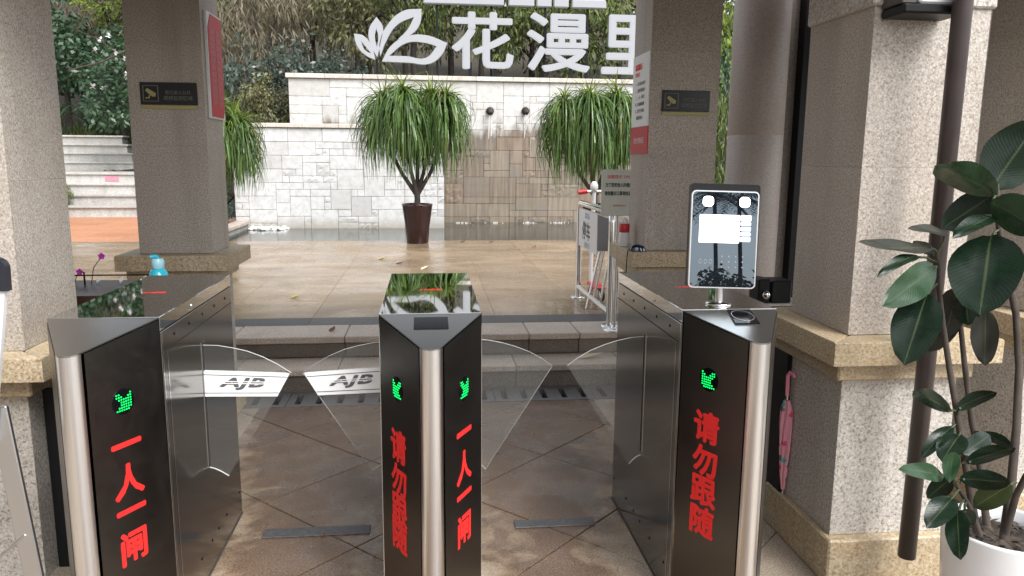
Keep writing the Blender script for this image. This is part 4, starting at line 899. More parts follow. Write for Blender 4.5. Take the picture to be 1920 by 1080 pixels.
O = (1.83, 1.53, 0.7225); t = thing('equipment_box', 'black equipment box on the stone ledge next to the front pillar', 'box', O, 'black boxes on the ledge')
MB(O).box(1.778, 1.888, 1.50, 1.64, 0.723, 0.842, 0.006).build('cuboid', M['black'], t)
O = (1.738, 1.53, 0.7225); t = thing('equipment_box', 'narrow black box with a shiny knob beside the scanner screen', 'box', O, 'black boxes on the ledge')
MB(O).box(1.706, 1.770, 1.50, 1.62, 0.723, 0.850, 0.006).build('cuboid', M['black'], t)
m = MB(O); m.lathe([(0.004, -0.022), (0.016, -0.014), (0.022, 0), (0.016, 0.014), (0.004, 0.022)], (1.738, 1.476, 0.772), 16); m.build('knob', M['chrome'], t)

o = MB((1.60, 0.85, 0)).box(1.372, 1.78, 0.66, 1.05, 0.0, 0.80, 0.006).build('cuboid', M['black']); tag(o, 'added black cabinet in the dark gap behind the umbrella', 'cuboid')  # black block added to stand in for the dark recess by the plinth
o = MB((-1.215, 0.44, 0)).box(-1.335, -1.10, 0.432, 0.446, 0.0, 0.665, 0.002).build('gap_shade_sheet', M['black']); tag(o, 'added black sheet as the shade between left pillar and left gate', 'panel')  # thin black sheet added as the shade on the plinth's gate side
o = MB((1.3715, 0.50, 0.169)).box(1.362, 1.381, 0.445, 0.558, 0.169, 0.734, 0.002).build('recess_shade_slat', M['black']); tag(o, 'added black duct standing on the pillar base behind the umbrella', 'slat')  # black strip added to make the recess behind the umbrella dark
# ------------------------------------------------------------------ behind the left gate: dark table, planter, bottle
O = (-1.4, 1.2, 0); t = thing('side_table', 'dark brown table half hidden behind the left gate', 'table', O)
MB(O).box(-1.78, -1.0, 1.02, 1.45, 0.835, 0.885, 0.004).build('tabletop', M['dark_wood'], t)
MB(O).box(-1.75, -1.03, 1.05, 1.42, 0.70, 0.834).build('apron', M['wall_dark'], t)
for x in (-1.72, -1.06):
    for y in (1.08, 1.39): MB(O).box(x - 0.025, x + 0.025, y - 0.025, y + 0.025, 0, 0.699).build('leg', M['dark_wood'], t)
put_text('取件', 0.032, M['gold'], frame((-1.46, 1.0488, 0.79), (1, 0, 0), (0, 0, 1), (0, -1, 0)), t, O, bold=0.001, extrude=0.0004)
MB(O).tube([(-1.60, 1.30, 0.93), (-1.18, 1.30, 0.93)], 0.0035, 6).build('table_rail', M['black'], t)
for x in (-1.58, -1.535, -1.2): MB(O).tube([(x, 1.30, 0.885), (x, 1.30, 0.945)], 0.004, 6).build('rail_post', M['black'], t)
def flower(O, label, h, lean):
    t = thing('orchid_flower', label, 'flower', O, 'magenta orchid stems on the table'); c = Vector(O); tip = c + Vector((lean, 0.01, h))
    MB(O).tube([c, c + Vector((lean * 0.3, 0, h * 0.6)), tip], 0.002, 5).build('stem', M['f_dark'], t)
    for k in range(5):
        a = RAD(72 * k + 15); d = Vector((math.cos(a), -0.25, math.sin(a))); s = Vector((-math.sin(a), 0, math.cos(a)))
        MB(O).add([tip, tip + d * 0.010 + s * 0.008, tip + d * 0.017, tip + d * 0.010 - s * 0.008], [(0, 1, 2, 3)]).build('petal', M['magenta'], t)
flower((-1.585, 1.32, 0.8855), 'magenta orchid bloom next to the left front pillar', 0.055, 0.02)
flower((-1.52, 1.33, 0.8855), 'taller magenta orchid bloom between the left pillars', 0.125, 0.05)
m = MB((-1.48, 1.36, 0.886)); rng = random.Random(5)
for k in range(3):
    c = Vector((-1.50 + 0.10 * k, 1.34, 0.886)); m.add([c, c + Vector((0.012, 0, 0.012)), c + Vector((0.018, 0, 0.03 + 0.006 * k)), c + Vector((-0.004, 0, 0.018))], [(0, 1, 2, 3)])
o = m.build('petal_scraps', M['white_print'], None, 'stuff'); tag(o, 'small white petals lying on the dark table', 'petals')
O = (-1.165, 1.15, 0.8855); t = thing('pump_bottle', 'blue pump bottle standing behind the left gate', 'bottle', O)
MB(O).lathe([(0.042, 0.0), (0.046, 0.006), (0.043, 0.05), (0.034, 0.083), (0.024, 0.093)], O, 22).build('bottle_body', M['teal'], t)
MB(O).lathe([(0.024, 0.0935), (0.027, 0.097), (0.026, 0.130), (0.020, 0.138)], O, 18).build('pump_collar', M['clear'], t)
MB(O).tube([(O[0], O[1], O[2] + 0.137), (O[0], O[1], O[2] + 0.145), (O[0] - 0.010, O[1] - 0.006, O[2] + 0.149), (O[0] - 0.026, O[1] - 0.016, O[2] + 0.146)], 0.008, 8).build('pump_nozzle', M['teal'], t)
for x, lb in ((-1.10, 'small white cap lying to the right of the blue pump bottle'), (-1.03, 'white lid lying furthest right of the blue pump bottle')):
    o = MB((x, 1.10, 0.8855)).lathe([(0.026, 0), (0.028, 0.004), (0.026, 0.064 if x < -1.05 else 0.058), (0.018, 0.068 if x < -1.05 else 0.061)], (x, 1.10, 0.8855), 16).build('bottle_cap', M['white']); tag(o, lb, 'cap')

# ------------------------------------------------------------------ sign stand at the left edge
O = (-1.22, -0.2, 0); t = thing('sign_stand', 'aluminium sign stand with white board and dark rounded corner at the left edge', 'sign stand', O)
MB(O).prism([(-1.60, 0.70), (-1.160, 0.70), (-1.111, 0.985), (-1.090, 1.116), (-1.60, 1.116)], -0.200, -0.185, 'xzy').build('board', M['white'], t)
MB(O).prism([(-1.60, 1.114), (-1.0815, 1.114)] + [(-1.108 + 0.0285 * math.sin(RAD(a)) , 1.172 + 0.0285 * math.cos(RAD(a))) for a in range(90, -1, -15)] + [(-1.60, 1.2005)], -0.207, -0.182, 'xzy').build('corner_cap', M['navy'], t)
MB(O).box(-0.024, 0.024, -0.008, 0.008, 0.0, 0.80, 0.003, 0, Matrix.Translation((-1.078, -0.170, 0)) @ Matrix.Rotation(RAD(-5.4), 4, 'Y')).build('leg', M['alu'], t)
MB(O).box(-0.024, 0.024, -0.008, 0.008, 0.0, 0.80, 0.003, 0, Matrix.Translation((-1.57, -0.170, 0)) @ Matrix.Rotation(RAD(5.4), 4, 'Y')).build('leg', M['alu'], t)
MB(O).tube([(-1.115, -0.178, 0.43), (-1.33, -0.178, 0.24), (-1.55, -0.178, 0.43)], 0.004, 6).build('brace_wire', M['alu'], t)
# ================================================================== PLANTS
def foliage_mesh(name, seed, n_cl, per, rx, ry, rz, llen, lwid, droop=0.3, clump=0.35, mat='f_green'):
    """leaf sized faces gathered in clumps through an ellipsoid"""
    rng = random.Random(seed); vs = []; fs = []
    for c in range(n_cl):
        while True:
            p = Vector((rng.uniform(-1, 1), rng.uniform(-1, 1), rng.uniform(-1, 1)))
            if 0.15 < p.length < 1: break
        cc = Vector((p.x * rx, p.y * ry, p.z * rz)); cr = clump * rng.uniform(0.6, 1.3)
        for k in range(per):
            d = Vector((rng.gauss(0, 1), rng.gauss(0, 1), rng.gauss(0, 0.8))).normalized(); o = cc + d * cr * rng.random() ** 0.5
            ax = (d * 0.8 + Vector((rng.uniform(-1, 1), rng.uniform(-1, 1), rng.uniform(-0.6, 0.6) - droop * 2))).normalized()
            sd = ax.cross(Vector((rng.uniform(-1, 1), rng.uniform(-1, 1), rng.uniform(-0.3, 1)))).normalized(); L = llen * rng.uniform(0.6, 1.3); W = lwid * rng.uniform(0.7, 1.2)
            b = len(vs); vs += [o, o + ax * L * 0.45 + sd * W, o + ax * L, o + ax * L * 0.45 - sd * W]; fs.append((b, b + 1, b + 2, b + 3))
    me = bpy.data.meshes.new(name); me.from_pydata([tuple(v) for v in vs], [], fs); me.materials.append(M[mat]); me.update(); return me
FM = {}
def fol(kind, var):
    k = (kind, var)
    if k not in FM:
        if kind == 'weep': FM[k] = foliage_mesh('crown', 40 + var, 80, 42, 1.0, 1.0, 1.0, 0.20, 0.012, 0.9, 0.30, 'f_brown')
        elif kind == 'olive': FM[k] = foliage_mesh('crown', 60 + var, 75, 42, 1.0, 1.0, 1.0, 0.13, 0.026, 0.5, 0.27, 'f_olive')
        elif kind == 'broad': FM[k] = foliage_mesh('crown', 80 + var, 60, 34, 1.0, 1.0, 1.0, 0.15, 0.042, 0.4, 0.30, 'f_dark')
        elif kind == 'blue': FM[k] = foliage_mesh('crown', 100 + var, 60, 36, 1.0, 1.0, 1.0, 0.13, 0.036, 0.2, 0.28, 'f_blue')
        elif kind == 'green': FM[k] = foliage_mesh('crown', 120 + var, 75, 38, 1.0, 1.0, 1.0, 0.14, 0.024, 0.6, 0.27, 'f_green')
        elif kind == 'bright': FM[k] = foliage_mesh('crown', 140 + var, 55, 34, 1.0, 1.0, 1.0, 0.12, 0.03, 0.4, 0.25, 'f_bright')
    return FM[k]
def tree(x, y, kind, hz, rx, rz, label, var=0, trunk=0.09, lean=0.0, group='trees on the slope behind the wall', nm='tree'):
    g = hill_h(x, y) - 0.05; t = thing(nm, label, 'tree', (x, y, g), group); rng = random.Random(int(x * 100 + y * 7)); h = hz - g
    top = Vector((x + lean, y, hz))
    m = MB((x, y, g)); mid = Vector((x + lean * 0.3 + rng.uniform(-.1, .1), y, g + h * 0.5))
    m.tube([(x, y, g), mid, top + Vector((0, 0, rz * 0.3))], [trunk, trunk * 0.75, trunk * 0.25], 8)
    for k in range(5):
        a = rng.uniform(0, 6.28); s = mid.lerp(top, rng.uniform(0.1, 0.9)); e = top + Vector((math.cos(a) * rx * 0.7, math.sin(a) * rx * 0.6, rng.uniform(-0.4, 0.5) * rz))
        m.tube([s, s.lerp(e, 0.5) + Vector((0, 0, 0.15)), e], [trunk * 0.4, trunk * 0.28, trunk * 0.1], 6)
    m.build('trunk', M['dark_bark'], t)
    c = link('crown', fol(kind, var), t); c.location = (lean, 0, h); c.scale = (rx, rx * 0.8, rz); c.rotation_euler = (0, 0, rng.uniform(0, 6.28))
    return t
def bush(x, y, kind, rx, rz, label, var=0, group='shrubs behind the garden walls', z=None):
    g = (hill_h(x, y) if z is None else z); t = thing('shrub', label, 'shrub', (x, y, g - 0.03), group); rng = random.Random(int(x * 90 + y * 11))
    m = MB((x, y, g - 0.03))
    for k in range(5):
        a = rng.uniform(0, 6.28); m.tube([(x, y, g - 0.03), (x + math.cos(a) * rx * 0.3, y + math.sin(a) * rx * 0.3, g + rz * 0.8), (x + math.cos(a) * rx * 0.6, y + math.sin(a) * rx * 0.6, g + rz * 1.5)], [0.02, 0.014, 0.006], 5)
    m.build('stem', M['dark_bark'], t)
    c = link('foliage', fol(kind, var), t); c.location = (0, 0, rz * 0.95); c.scale = (rx, rx * 0.8, rz); c.rotation_euler = (0, 0, rng.uniform(0, 6.28)); return t
rng = random.Random(21)
for x, y, kind, hz, rx, rz, lb in (
    (-3.6, 15.2, 'weep', 4.3, 1.15, 1.3, 'brownish feathery tree just right of the red notice board pillar'), (-2.6, 16.5, 'weep', 4.9, 1.3, 1.4, 'brownish feathery tree rising behind the left end of the tall wall'),
    (-4.6, 17.0, 'olive', 4.6, 1.4, 1.3, 'olive tree mostly hidden by the red notice board pillar'), (-1.3, 15.2, 'olive', 4.6, 1.1, 1.2, 'olive tree directly behind the left petals of the leaf emblem'),
    (-1.7, 18.0, 'green', 5.8, 1.4, 1.2, 'tall green tree showing above the left petals of the leaf emblem'), (-0.2, 14.6, 'green', 4.9, 1.0, 1.1, 'green tree behind the big right petal of the leaf emblem'),
    (0.6, 16.2, 'olive', 5.2, 1.3, 1.3, 'olive tree in the gap between leaf emblem and first white letter'), (1.5, 14.4, 'green', 4.6, 1.0, 1.2, 'green tree behind the first white letter of the sign'),
    (2.4, 15.6, 'olive', 4.7, 1.2, 1.3, 'olive tree in the gap between first and second white letters'), (3.4, 14.6, 'green', 4.4, 1.0, 1.2, 'green tree behind the second white letter of the sign'),
    (4.4, 15.8, 'olive', 4.9, 1.3, 1.3, 'olive tree behind the third white letter by the poster pillar'), (2.9, 17.5, 'bright', 5.6, 1.2, 1.1, 'bright yellow green tree top showing over the second white letter'),
    (6.05, 14.9, 'bright', 4.0, 0.9, 1.4, 'bright yellow green tree in the slit beside the round column'), (6.7, 16.4, 'green', 4.6, 1.2, 1.6, 'green tree behind the bright one in the slit by the round column'),
    (-6.4, 19.0, 'olive', 5.2, 1.5, 1.3, 'olive tree high up behind the left rear pillar'), (-8.6, 20.5, 'weep', 5.6, 1.6, 1.4, 'brownish feathery tree high above the garden stairs'),
    (-7.4, 17.9, 'broad', 3.6, 1.1, 0.9, 'dark broad leaved tree above the right end of the garden stairs'), (-8.8, 18.2, 'broad', 3.8, 1.2, 1.0, 'dark broad leaved tree above the left end of the garden stairs'),
    (-10.2, 19.4, 'broad', 4.6, 1.5, 1.3, 'dark broad leaved tree half hidden by the left front pillar'), (-7.9, 18.9, 'bright', 5.2, 1.0, 0.6, 'bright yellow green tree top above the white blossoms'),
    (-5.6, 16.6, 'broad', 3.4, 0.9, 0.9, 'dark broad leaved tree hidden behind the left rear pillar'), (8.0, 17.0, 'olive', 5.0, 1.5, 1.5, 'olive tree hidden behind the round column'),
    (-3.2, 21.0, 'olive', 6.4, 1.7, 1.4, 'tall olive tree in the far row left of the leaf emblem'), (-0.6, 21.5, 'green', 6.5, 1.7, 1.4, 'tall green tree in the far row over the leaf emblem'),
    (1.6, 21.0, 'olive', 6.5, 1.7, 1.5, 'tall olive tree in the far row over the first white letter'), (4.0, 20.5, 'green', 6.3, 1.7, 1.5, 'tall green tree in the far row over the second white letter'),
    (6.4, 21.0, 'olive', 6.6, 1.8, 1.5, 'tall olive tree in the far row over the poster pillar')):
    tree(x, y, kind, hz, rx, rz, lb, rng.randint(0, 1))
for x, y, kind, rx, rz, lb in ((-2.95, 12.7, 'olive', 0.65, 0.62, 'dull olive shrub at the low wall top beside the bright potted plant'), (-2.5, 13.4, 'blue', 0.9, 0.9, 'large grey green shrub against the left end of the tall wall'),
    (-1.6, 13.3, 'blue', 0.75, 0.75, 'grey green shrub below the leftmost petal of the leaf emblem'), (-0.9, 12.95, 'blue', 0.6, 0.42, 'low grey green shrub under the middle of the leaf emblem'),
    (-0.25, 13.0, 'broad', 0.6, 0.45, 'low dark shrub under the right end of the leaf emblem'), (0.5, 13.0, 'blue', 0.6, 0.42, 'low grey green shrub at the left foot of the first white letter'),
    (1.2, 13.1, 'broad', 0.6, 0.42, 'low dark shrub at the right foot of the first white letter'), (1.9, 13.2, 'green', 0.7, 0.5, 'mid green shrub at the left foot of the second white letter'),
    (2.7, 13.1, 'olive', 0.6, 0.5, 'olive shrub at the right foot of the second white letter'), (3.4, 13.2, 'broad', 0.7, 0.55, 'dark shrub at the foot of the third white letter'),
    (4.2, 13.2, 'green', 0.7, 0.6, 'mid green shrub behind the poster pillar'), (-3.5, 13.6, 'blue', 0.8, 1.2, 'tall grey green shrub right of the red notice board pillar'),
    (-4.4, 14.4, 'blue', 0.8, 0.9, 'grey green shrub hidden behind the red notice board pillar'), (5.72, 12.4, 'green', 0.55, 1.3, 'tall green shrub low in the slit beside the round column'),
    (5.9, 13.5, 'broad', 0.7, 1.5, 'dark shrub behind the green one in the slit by the round column'), (-1.9, 12.9, 'broad', 0.5, 0.5, 'small dark shrub on the tall wall left of the leaf emblem')):
    bush(x, y, kind, rx, rz, lb, rng.randint(0, 1))
bush(-3.45, 9.6, 'blue', 0.34, 0.52, 'dark shrub at the pool corner next to the left rear pillar', 0, None, 0.3)
bush(-3.5, 10.5, 'broad', 0.36, 0.50, 'dark shrub squeezed between pool kerb and the white wall end', 1, None, 0.3)
bush(-6.95, 12.7, 'green', 0.22, 0.25, 'small green weed at the foot of the garden stairs', 0, 'weeds beside the garden stairs', 0.36)
bush(-6.95, 13.3, 'green', 0.22, 0.25, 'small green weed half way up the lower garden stairs', 0, 'weeds beside the garden stairs', 0.48)
# ground cover on the bank above the stairs
m = MB((-7.5, 17.5, 2.0)); r2 = random.Random(31)
for k in range(2600):
    x, y = r2.uniform(-10.5, -5.0), r2.uniform(17.15, 18.6)
    if r2.random() < 0.25: x, y = r2.uniform(-6.4, -4.2), r2.uniform(15.6, 17.6)
    z = hill_h(x, y) + r2.uniform(-0.02, 0.05); h = r2.uniform(0.10, 0.30); a = r2.uniform(0, 3.14); lx_, ly_ = r2.uniform(-0.12, 0.12), r2.uniform(-0.12, 0.08); w = 0.018
    b = Vector((x, y, z)); s = Vector((math.cos(a) * w, math.sin(a) * w, 0)); m.add([b - s, b + s, b + Vector((lx_, ly_, h))], [(0, 1, 2)])
o = m.build('ground_cover', M['grass'], None, 'stuff'); tag(o, 'bright green ground cover on the bank above the garden stairs', 'ground cover')
# undergrowth along the foot of the trees
m = MB((0, 14, 2.2)); r2 = random.Random(77)
for k in range(5200):
    x, y = r2.uniform(-4.2, 7.0), r2.uniform(12.75, 15.5); z = hill_h(x, y) + r2.uniform(0.0, 0.42) * (0.4 + 0.6 * math.sin(x * 2.3 + y) ** 2); a = r2.uniform(0, 6.28)
    u = Vector((math.cos(a), math.sin(a), r2.uniform(-0.9, 0.5))).normalized() * r2.uniform(0.05, 0.11); v = u.cross(Vector((r2.uniform(-1, 1), r2.uniform(-1, 1), 1))).normalized() * r2.uniform(0.015, 0.03)
    c = Vector((x, y, z)); m.add([c - u, c + v, c + u, c - v], [(0, 1, 2, 3)])
o = m.build('undergrowth', M['f_dark'], None, 'stuff'); tag(o, 'dark undergrowth at the foot of the trees behind the walls', 'undergrowth')
# fallen leaves in the earth banks
m = MB((-4, 15, 1.0)); r2 = random.Random(33)
for k in range(1600):
    x, y = r2.uniform(-7.2, -3.0), r2.uniform(13.2, 17.0); z = hill_h(x, y) + 0.015; a = r2.uniform(0, 6.28); u = Vector((math.cos(a), math.sin(a), r2.uniform(-0.3, 0.3))) * 0.05; v = Vector((-math.sin(a), math.cos(a), r2.uniform(-0.3, 0.3))) * 0.03
    c = Vector((x, y, z)); m.add([c - u, c + v, c + u, c - v], [(0, 1, 2, 3)])
o = m.build('leaf_litter', M['brown_leaf'], None, 'stuff'); tag(o, 'brown leaf litter on the bank beside the garden stairs', 'leaf litter')
# flowering tree with a bare branch at the upper left
t = thing('blossom_tree', 'thin pale branched tree with white blossoms above the garden stairs', 'tree', (-5.2, 14.9, hill_h(-5.2, 14.9)))
O = Vector((-5.2, 14.9, hill_h(-5.2, 14.9)))
m = MB(O); m.tube([O, O + Vector((-0.05, 0, 1.4)), (-5.35, 14.8, 3.9), (-5.1, 14.6, 4.9)], [0.05, 0.042, 0.03, 0.02], 8)
BR = [(-5.33, 14.82, 3.75), (-5.9, 14.6, 3.62), (-6.5, 14.5, 3.30), (-7.1, 14.4, 3.12)]
m.tube(BR, [0.025, 0.022, 0.018, 0.012], 7); m.tube([(-6.2, 14.55, 3.5), (-6.55, 14.5, 3.75), (-6.9, 14.45, 3.9)], [0.014, 0.01, 0.006], 6); m.tube([(-5.8, 14.6, 3.64), (-6.0, 14.5, 3.1), (-6.2, 14.5, 2.8)], [0.014, 0.01, 0.006], 6)
m.build('trunk', M['bark'], t)
r2 = random.Random(8)
for c in ((-6.42, 14.35, 3.72), (-6.15, 14.35, 3.50), (-6.0, 14.35, 3.36), (-5.98, 14.35, 3.06), (-6.65, 14.35, 2.80), (-6.45, 14.35, 2.78), (-6.55, 14.35, 3.5), (-6.25, 14.3, 3.78)):
    m = MB(c); c = Vector(c)
    for k in range(11):
        d = Vector((r2.uniform(-1, 1), r2.uniform(-1, 0.3), r2.uniform(-1, 1))).normalized(); s = d.cross(Vector((0.3, 0.2, 1))).normalized(); L_ = r2.uniform(0.05, 0.10)
        m.add([c, c + d * L_ * 0.6 + s * 0.03, c + d * L_, c + d * L_ * 0.6 - s * 0.03], [(0, 1, 2, 3)])
    ob = m.build('blossom', M['white'], t); ob.location = c - O
fl = link('foliage', fol('broad', 0), t); fl.location = (-1.1, 0.2, 1.6); fl.scale = (1.0, 0.6, 0.8)
# strap leaved fan plants under it
def strap_plant(O, label, n, reach, rise, wid, mat, group=None, seed=1):
    t = thing('fan_plant', label, 'plant', O, group); r2 = random.Random(seed); m = MB(O)
    for k in range(n):
        a = r2.uniform(0, 6.28); L_ = reach * r2.uniform(0.6, 1.1); up = rise * r2.uniform(0.5, 1.2); prev = None; pts = []
        for i in range(6):
            s = i / 5; pts.append(Vector(O) + Vector((math.cos(a) * L_ * s, math.sin(a) * L_ * s, up * (s * 1.8 - 1.3 * s * s))))
        sd = Vector((-math.sin(a), math.cos(a), 0)); vs = []
        for i, q in enumerate(pts): w = wid * (1 - (i / 5.2) ** 2); vs += [q - sd * w, q + sd * w]
        m.add(vs, [(2 * i, 2 * i + 1, 2 * i + 3, 2 * i + 2) for i in range(5)])
    m.build('leaf_fan', M[mat], t); return t
for k, (x, y) in enumerate(((-7.9, 17.3), (-7.0, 17.2), (-6.1, 16.9), (-8.8, 17.4), (-7.5, 17.7), (-6.6, 17.6))):
    strap_plant((x, y, hill_h(x, y) + 0.45), 'dark fan leaved plant ' + ('above the left edge of the garden stairs', 'above the middle of the garden stairs', 'hidden behind the left rear pillar foot', 'beside the left front pillar edge', 'in the second row above the garden stairs', 'nearest the left rear pillar above the stairs')[k], 40, 0.75, 0.75, 0.035, 'f_dark', 'fan plants above the garden stairs', k)

# ------------------------------------------------------------------ potted strap leaved plants on the plaza
def potted_palm(x, y, z0, heads, trunk_top, label, seed, pot=True, nb=330, reach=0.42, drop=0.95):
    O = (x, y, z0); t = thing('potted_plant', label, 'potted plant', O, 'potted strap leaved plants by the pool'); r2 = random.Random(seed)
    if pot:
        P = MB(O).lathe([(0.145, 0.0), (0.150, 0.008), (0.165, 0.22), (0.205, 0.50), (0.213, 0.532), (0.205, 0.54), (0.190, 0.535), (0.185, 0.49)], O, 28).build('pot', M['maroon'], t)
        MB(O).lathe([(0.184, 0.478), (0.10, 0.50), (0.01, 0.505)], O, 20).build('soil', M['soil'], t)
    zt = z0 + 0.50
    m = MB(O); m.tube([(x, y, zt - 0.06), (x + 0.005, y, zt + 0.10), (x, y, zt + 0.22)], [0.05, 0.042, 0.04], 10)
    for hx, hy, hz in heads:
        b = Vector((x, y, zt + 0.15)); e = Vector((x + hx, y + hy, hz)); md = b.lerp(e, 0.5) + Vector((hx * 0.28, hy * 0.28, -0.06))
        pts = [b, b.lerp(md, 0.5) + Vector((hx * 0.06, 0, 0)), md, md.lerp(e, 0.5) + Vector((hx * 0.05, 0, 0)), e]
        m.tube(pts, [0.032, 0.026, 0.024, 0.020, 0.018], 9)
    m.build('trunk', M['dark_bark'], t)
    for hi, (hx, hy, hz) in enumerate(heads):
        e = Vector((x + hx, y + hy, hz)); old, new, dry = MB(O), MB(O), MB(O)
        for k in range(nb):
            yg = r2.random() < 0.24; a = r2.uniform(0, 6.28)
            out = Vector((math.cos(a), math.sin(a), 0)); lift = r2.uniform(0.2, 1.3) if not yg else r2.uniform(1.0, 2.4)
            L_ = r2.uniform(0.62, 1.10) * (drop if not yg else 0.42); w = r2.uniform(0.007, 0.012)
            p = e + Vector((r2.uniform(-.03, .03), r2.uniform(-.03, .03), r2.uniform(-0.42, 0.06))); d = (out + Vector((0, 0, lift))).normalized(); n = 9; stp = L_ / n; pts = [p]
            curl = r2.uniform(0.34, 0.62) if not yg else r2.uniform(0.05, 0.24)
            rr = reach * r2.uniform(0.55, 1.15)
            for i in range(n):
                d = (d + Vector((0, 0, -curl))).normalized()
                hd = math.hypot(p.x - e.x, p.y - e.y)
                if hd > rr: d = (d + Vector((-out.x * 0.6, -out.y * 0.6, -0.6))).normalized()
                p = p + d * stp; pts.append(p)
            sd = Vector((-math.sin(a), math.cos(a), r2.uniform(-.5, .5))).normalized(); vs = []
            for i, q in enumerate(pts): ww = w * (1.0 - 0.9 * (i / n) ** 2); vs += [q - sd * ww, q + sd * ww]
            (new if yg else dry if r2.random() < 0.035 else old).add(vs, [(2 * i, 2 * i + 1, 2 * i + 3, 2 * i + 2) for i in range(n)])
        old.build('leaf_crown', M['blade'], t); new.build('young_leaves', M['young'], t); dry.build('dry_leaves', M['dry_blade'], t)
    return t
potted_palm(-0.147, 8.36, ZP, [(-0.44, 0.02, 2.24), (-0.16, -0.14, 2.32), (0.20, 0.08, 2.28), (0.40, -0.05, 2.26), (0.02, 0.18, 2.2)], 1.2, 'potted plant with drooping strap leaves and a maroon pot in front of the white wall', 3, nb=520, drop=0.93)
potted_palm(2.34, 8.42, ZP, [(-0.46, 0.0, 2.22), (-0.14, -0.14, 2.28), (0.28, 0.05, 2.34), (-0.02, 0.18, 2.2), (0.5, 0.0, 2.2)], 1.2, 'dark drooping potted plant in front of the stained fountain wall', 5, nb=520, reach=0.46, drop=1.05)
potted_palm(-2.88, 8.15, ZP, [(0.0, 0.0, 2.0), (0.25, -0.08, 2.04), (0.36, 0.12, 1.94), (0.48, 0.05, 1.86)], 1.2, 'bright potted plant half hidden behind the left rear pillar', 9, nb=380, reach=0.34, drop=0.72)
# fallen leaves on the paving
def fallen(p, s, rot, mat, label):
    c = Vector(p); u = Vector((math.cos(rot), math.sin(rot), 0.12)) * s; v = Vector((-math.sin(rot), math.cos(rot), 0.0)) * s * 0.45
    m = MB(p); m.add([c - u, c - u * 0.2 + v + Vector((0, 0, 0.012)), c + u + Vector((0, 0, 0.02)), c - u * 0.2 - v + Vector((0, 0, 0.016)), c + Vector((0, 0, 0.004))], [(0, 4, 1), (1, 4, 2), (2, 4, 3), (3, 4, 0)])
    o = m.build('fallen_leaf', M[mat]); tag(o, label, 'leaf', 'fallen leaves on the paving')
fallen((-0.525, 6.63, ZP + 0.002), 0.07, 0.1, 'yellow_leaf', 'yellow fallen leaf left of the middle plant pot on the plaza')
fallen((-0.305, 6.26, ZP + 0.002), 0.08, 0.1, 'brown_leaf', 'brown fallen leaf beside the yellow leaf behind the middle gate')
fallen((-0.044, 5.83, ZP + 0.002), 0.07, 0.9, 'pale_leaf', 'curled pale fallen leaf just above the middle gate top')
fallen((-1.108, 4.19, ZP + 0.002), 0.065, 0.4, 'yellow_leaf', 'pale yellow fallen leaf alone on the near plaza at left')
fallen((0.485, 8.45, ZP + 0.002), 0.06, 0.3, 'brown_leaf', 'brown leaf at the pool edge right of the plant pot')
fallen((0.885, 8.40, ZP + 0.002), 0.05, 0.2, 'brown_leaf', 'second brown leaf along the pool edge right of the pot')
fallen((1.397, 7.74, ZP + 0.002), 0.06, 1.2, 'brown_leaf', 'brown leaf on the plaza near the guard rail')
fallen((1.06, 2.62, 0.152), 0.10, 0.1, 'pale_leaf', 'dry pale leaf lying on the lower step by the right gate')
fallen((-0.42, 0.555, 0.004), 0.012, 0.3, 'brown_leaf', 'tiny brown scrap on the left lane floor by the cable cover')
fallen((-0.655, 2.9, ZP + 0.002), 0.05, 1.3, 'brown_leaf', 'thin dark twig leaf on the grey band above the steps')

m = MB((0, 1, 0)); r2 = random.Random(91)
for k in range(420):
    x, y = r2.uniform(-1.0, 1.45), r2.uniform(-0.6, 2.15); s = r2.uniform(0.0015, 0.0045) * (1.8 if r2.random() < 0.06 else 1); a = r2.uniform(0, 6.28)
    u = Vector((math.cos(a), math.sin(a), 0.2)) * s; v = Vector((-math.sin(a), math.cos(a), 0)) * s * r2.uniform(0.4, 0.9); c = Vector((x, y, 0.002))
    m.add([c - u, c + v, c + u, c - v, c + Vector((0, 0, s))], [(0, 1, 4), (1, 2, 4), (2, 3, 4), (3, 0, 4)])
o = m.build('floor_grit', M['grit'], None, 'stuff'); tag(o, 'scattered grit and leaf bits on the wet lane floor', 'grit')
# ------------------------------------------------------------------ rubber plant in the foreground
PX, PY_, PZ = 1.631, -0.387, 0.43
O = (PX, PY_, 0.0); t = thing('rubber_plant', 'rubber plant with big dark leaves in a white pot at the right edge', 'potted plant', O)
MB(O).lathe([(0.120, 0.0), (0.132, 0.006), (0.156, 0.36), (0.160, 0.424), (0.160, 0.430), (0.152, 0.432), (0.147, 0.426), (0.145, 0.37)], (PX, PY_, 0), 48).build('pot', M['ceramic'], t)
m = MB(O); r2 = random.Random(2); n1 = 26; vs = [Vector((PX, PY_, 0.392))]
for q in range(1, 6):
    for k in range(n1):
        a = 2 * math.pi * k / n1; vs.append(Vector((PX + 0.147 * q / 5 * math.cos(a), PY_ + 0.147 * q / 5 * math.sin(a), 0.386 + r2.uniform(-0.008, 0.012))))
m.add(vs, [(0, 1 + k, 1 + (k + 1) % n1) for k in range(n1)] + [(1 + q * n1 + k, 1 + (q + 1) * n1 + k, 1 + (q + 1) * n1 + (k + 1) % n1, 1 + q * n1 + (k + 1) % n1) for q in range(4) for k in range(n1)])
so = m.build('soil', M['soil'], t)
m = MB(O)
for k in range(70):
    a = r2.uniform(0, 6.28); r = 0.135 * r2.random() ** 0.5; c = Vector((PX + r * math.cos(a), PY_ + r * math.sin(a), 0.398)); u = Vector((r2.uniform(-1, 1), r2.uniform(-1, 1), r2.uniform(-.3, .5))).normalized() * r2.uniform(0.008, 0.02); v = u.cross(Vector((0, 0, 1))).normalized() * 0.006
    m.add([c - u, c + v, c + u, c - v], [(0, 1, 2, 3)])
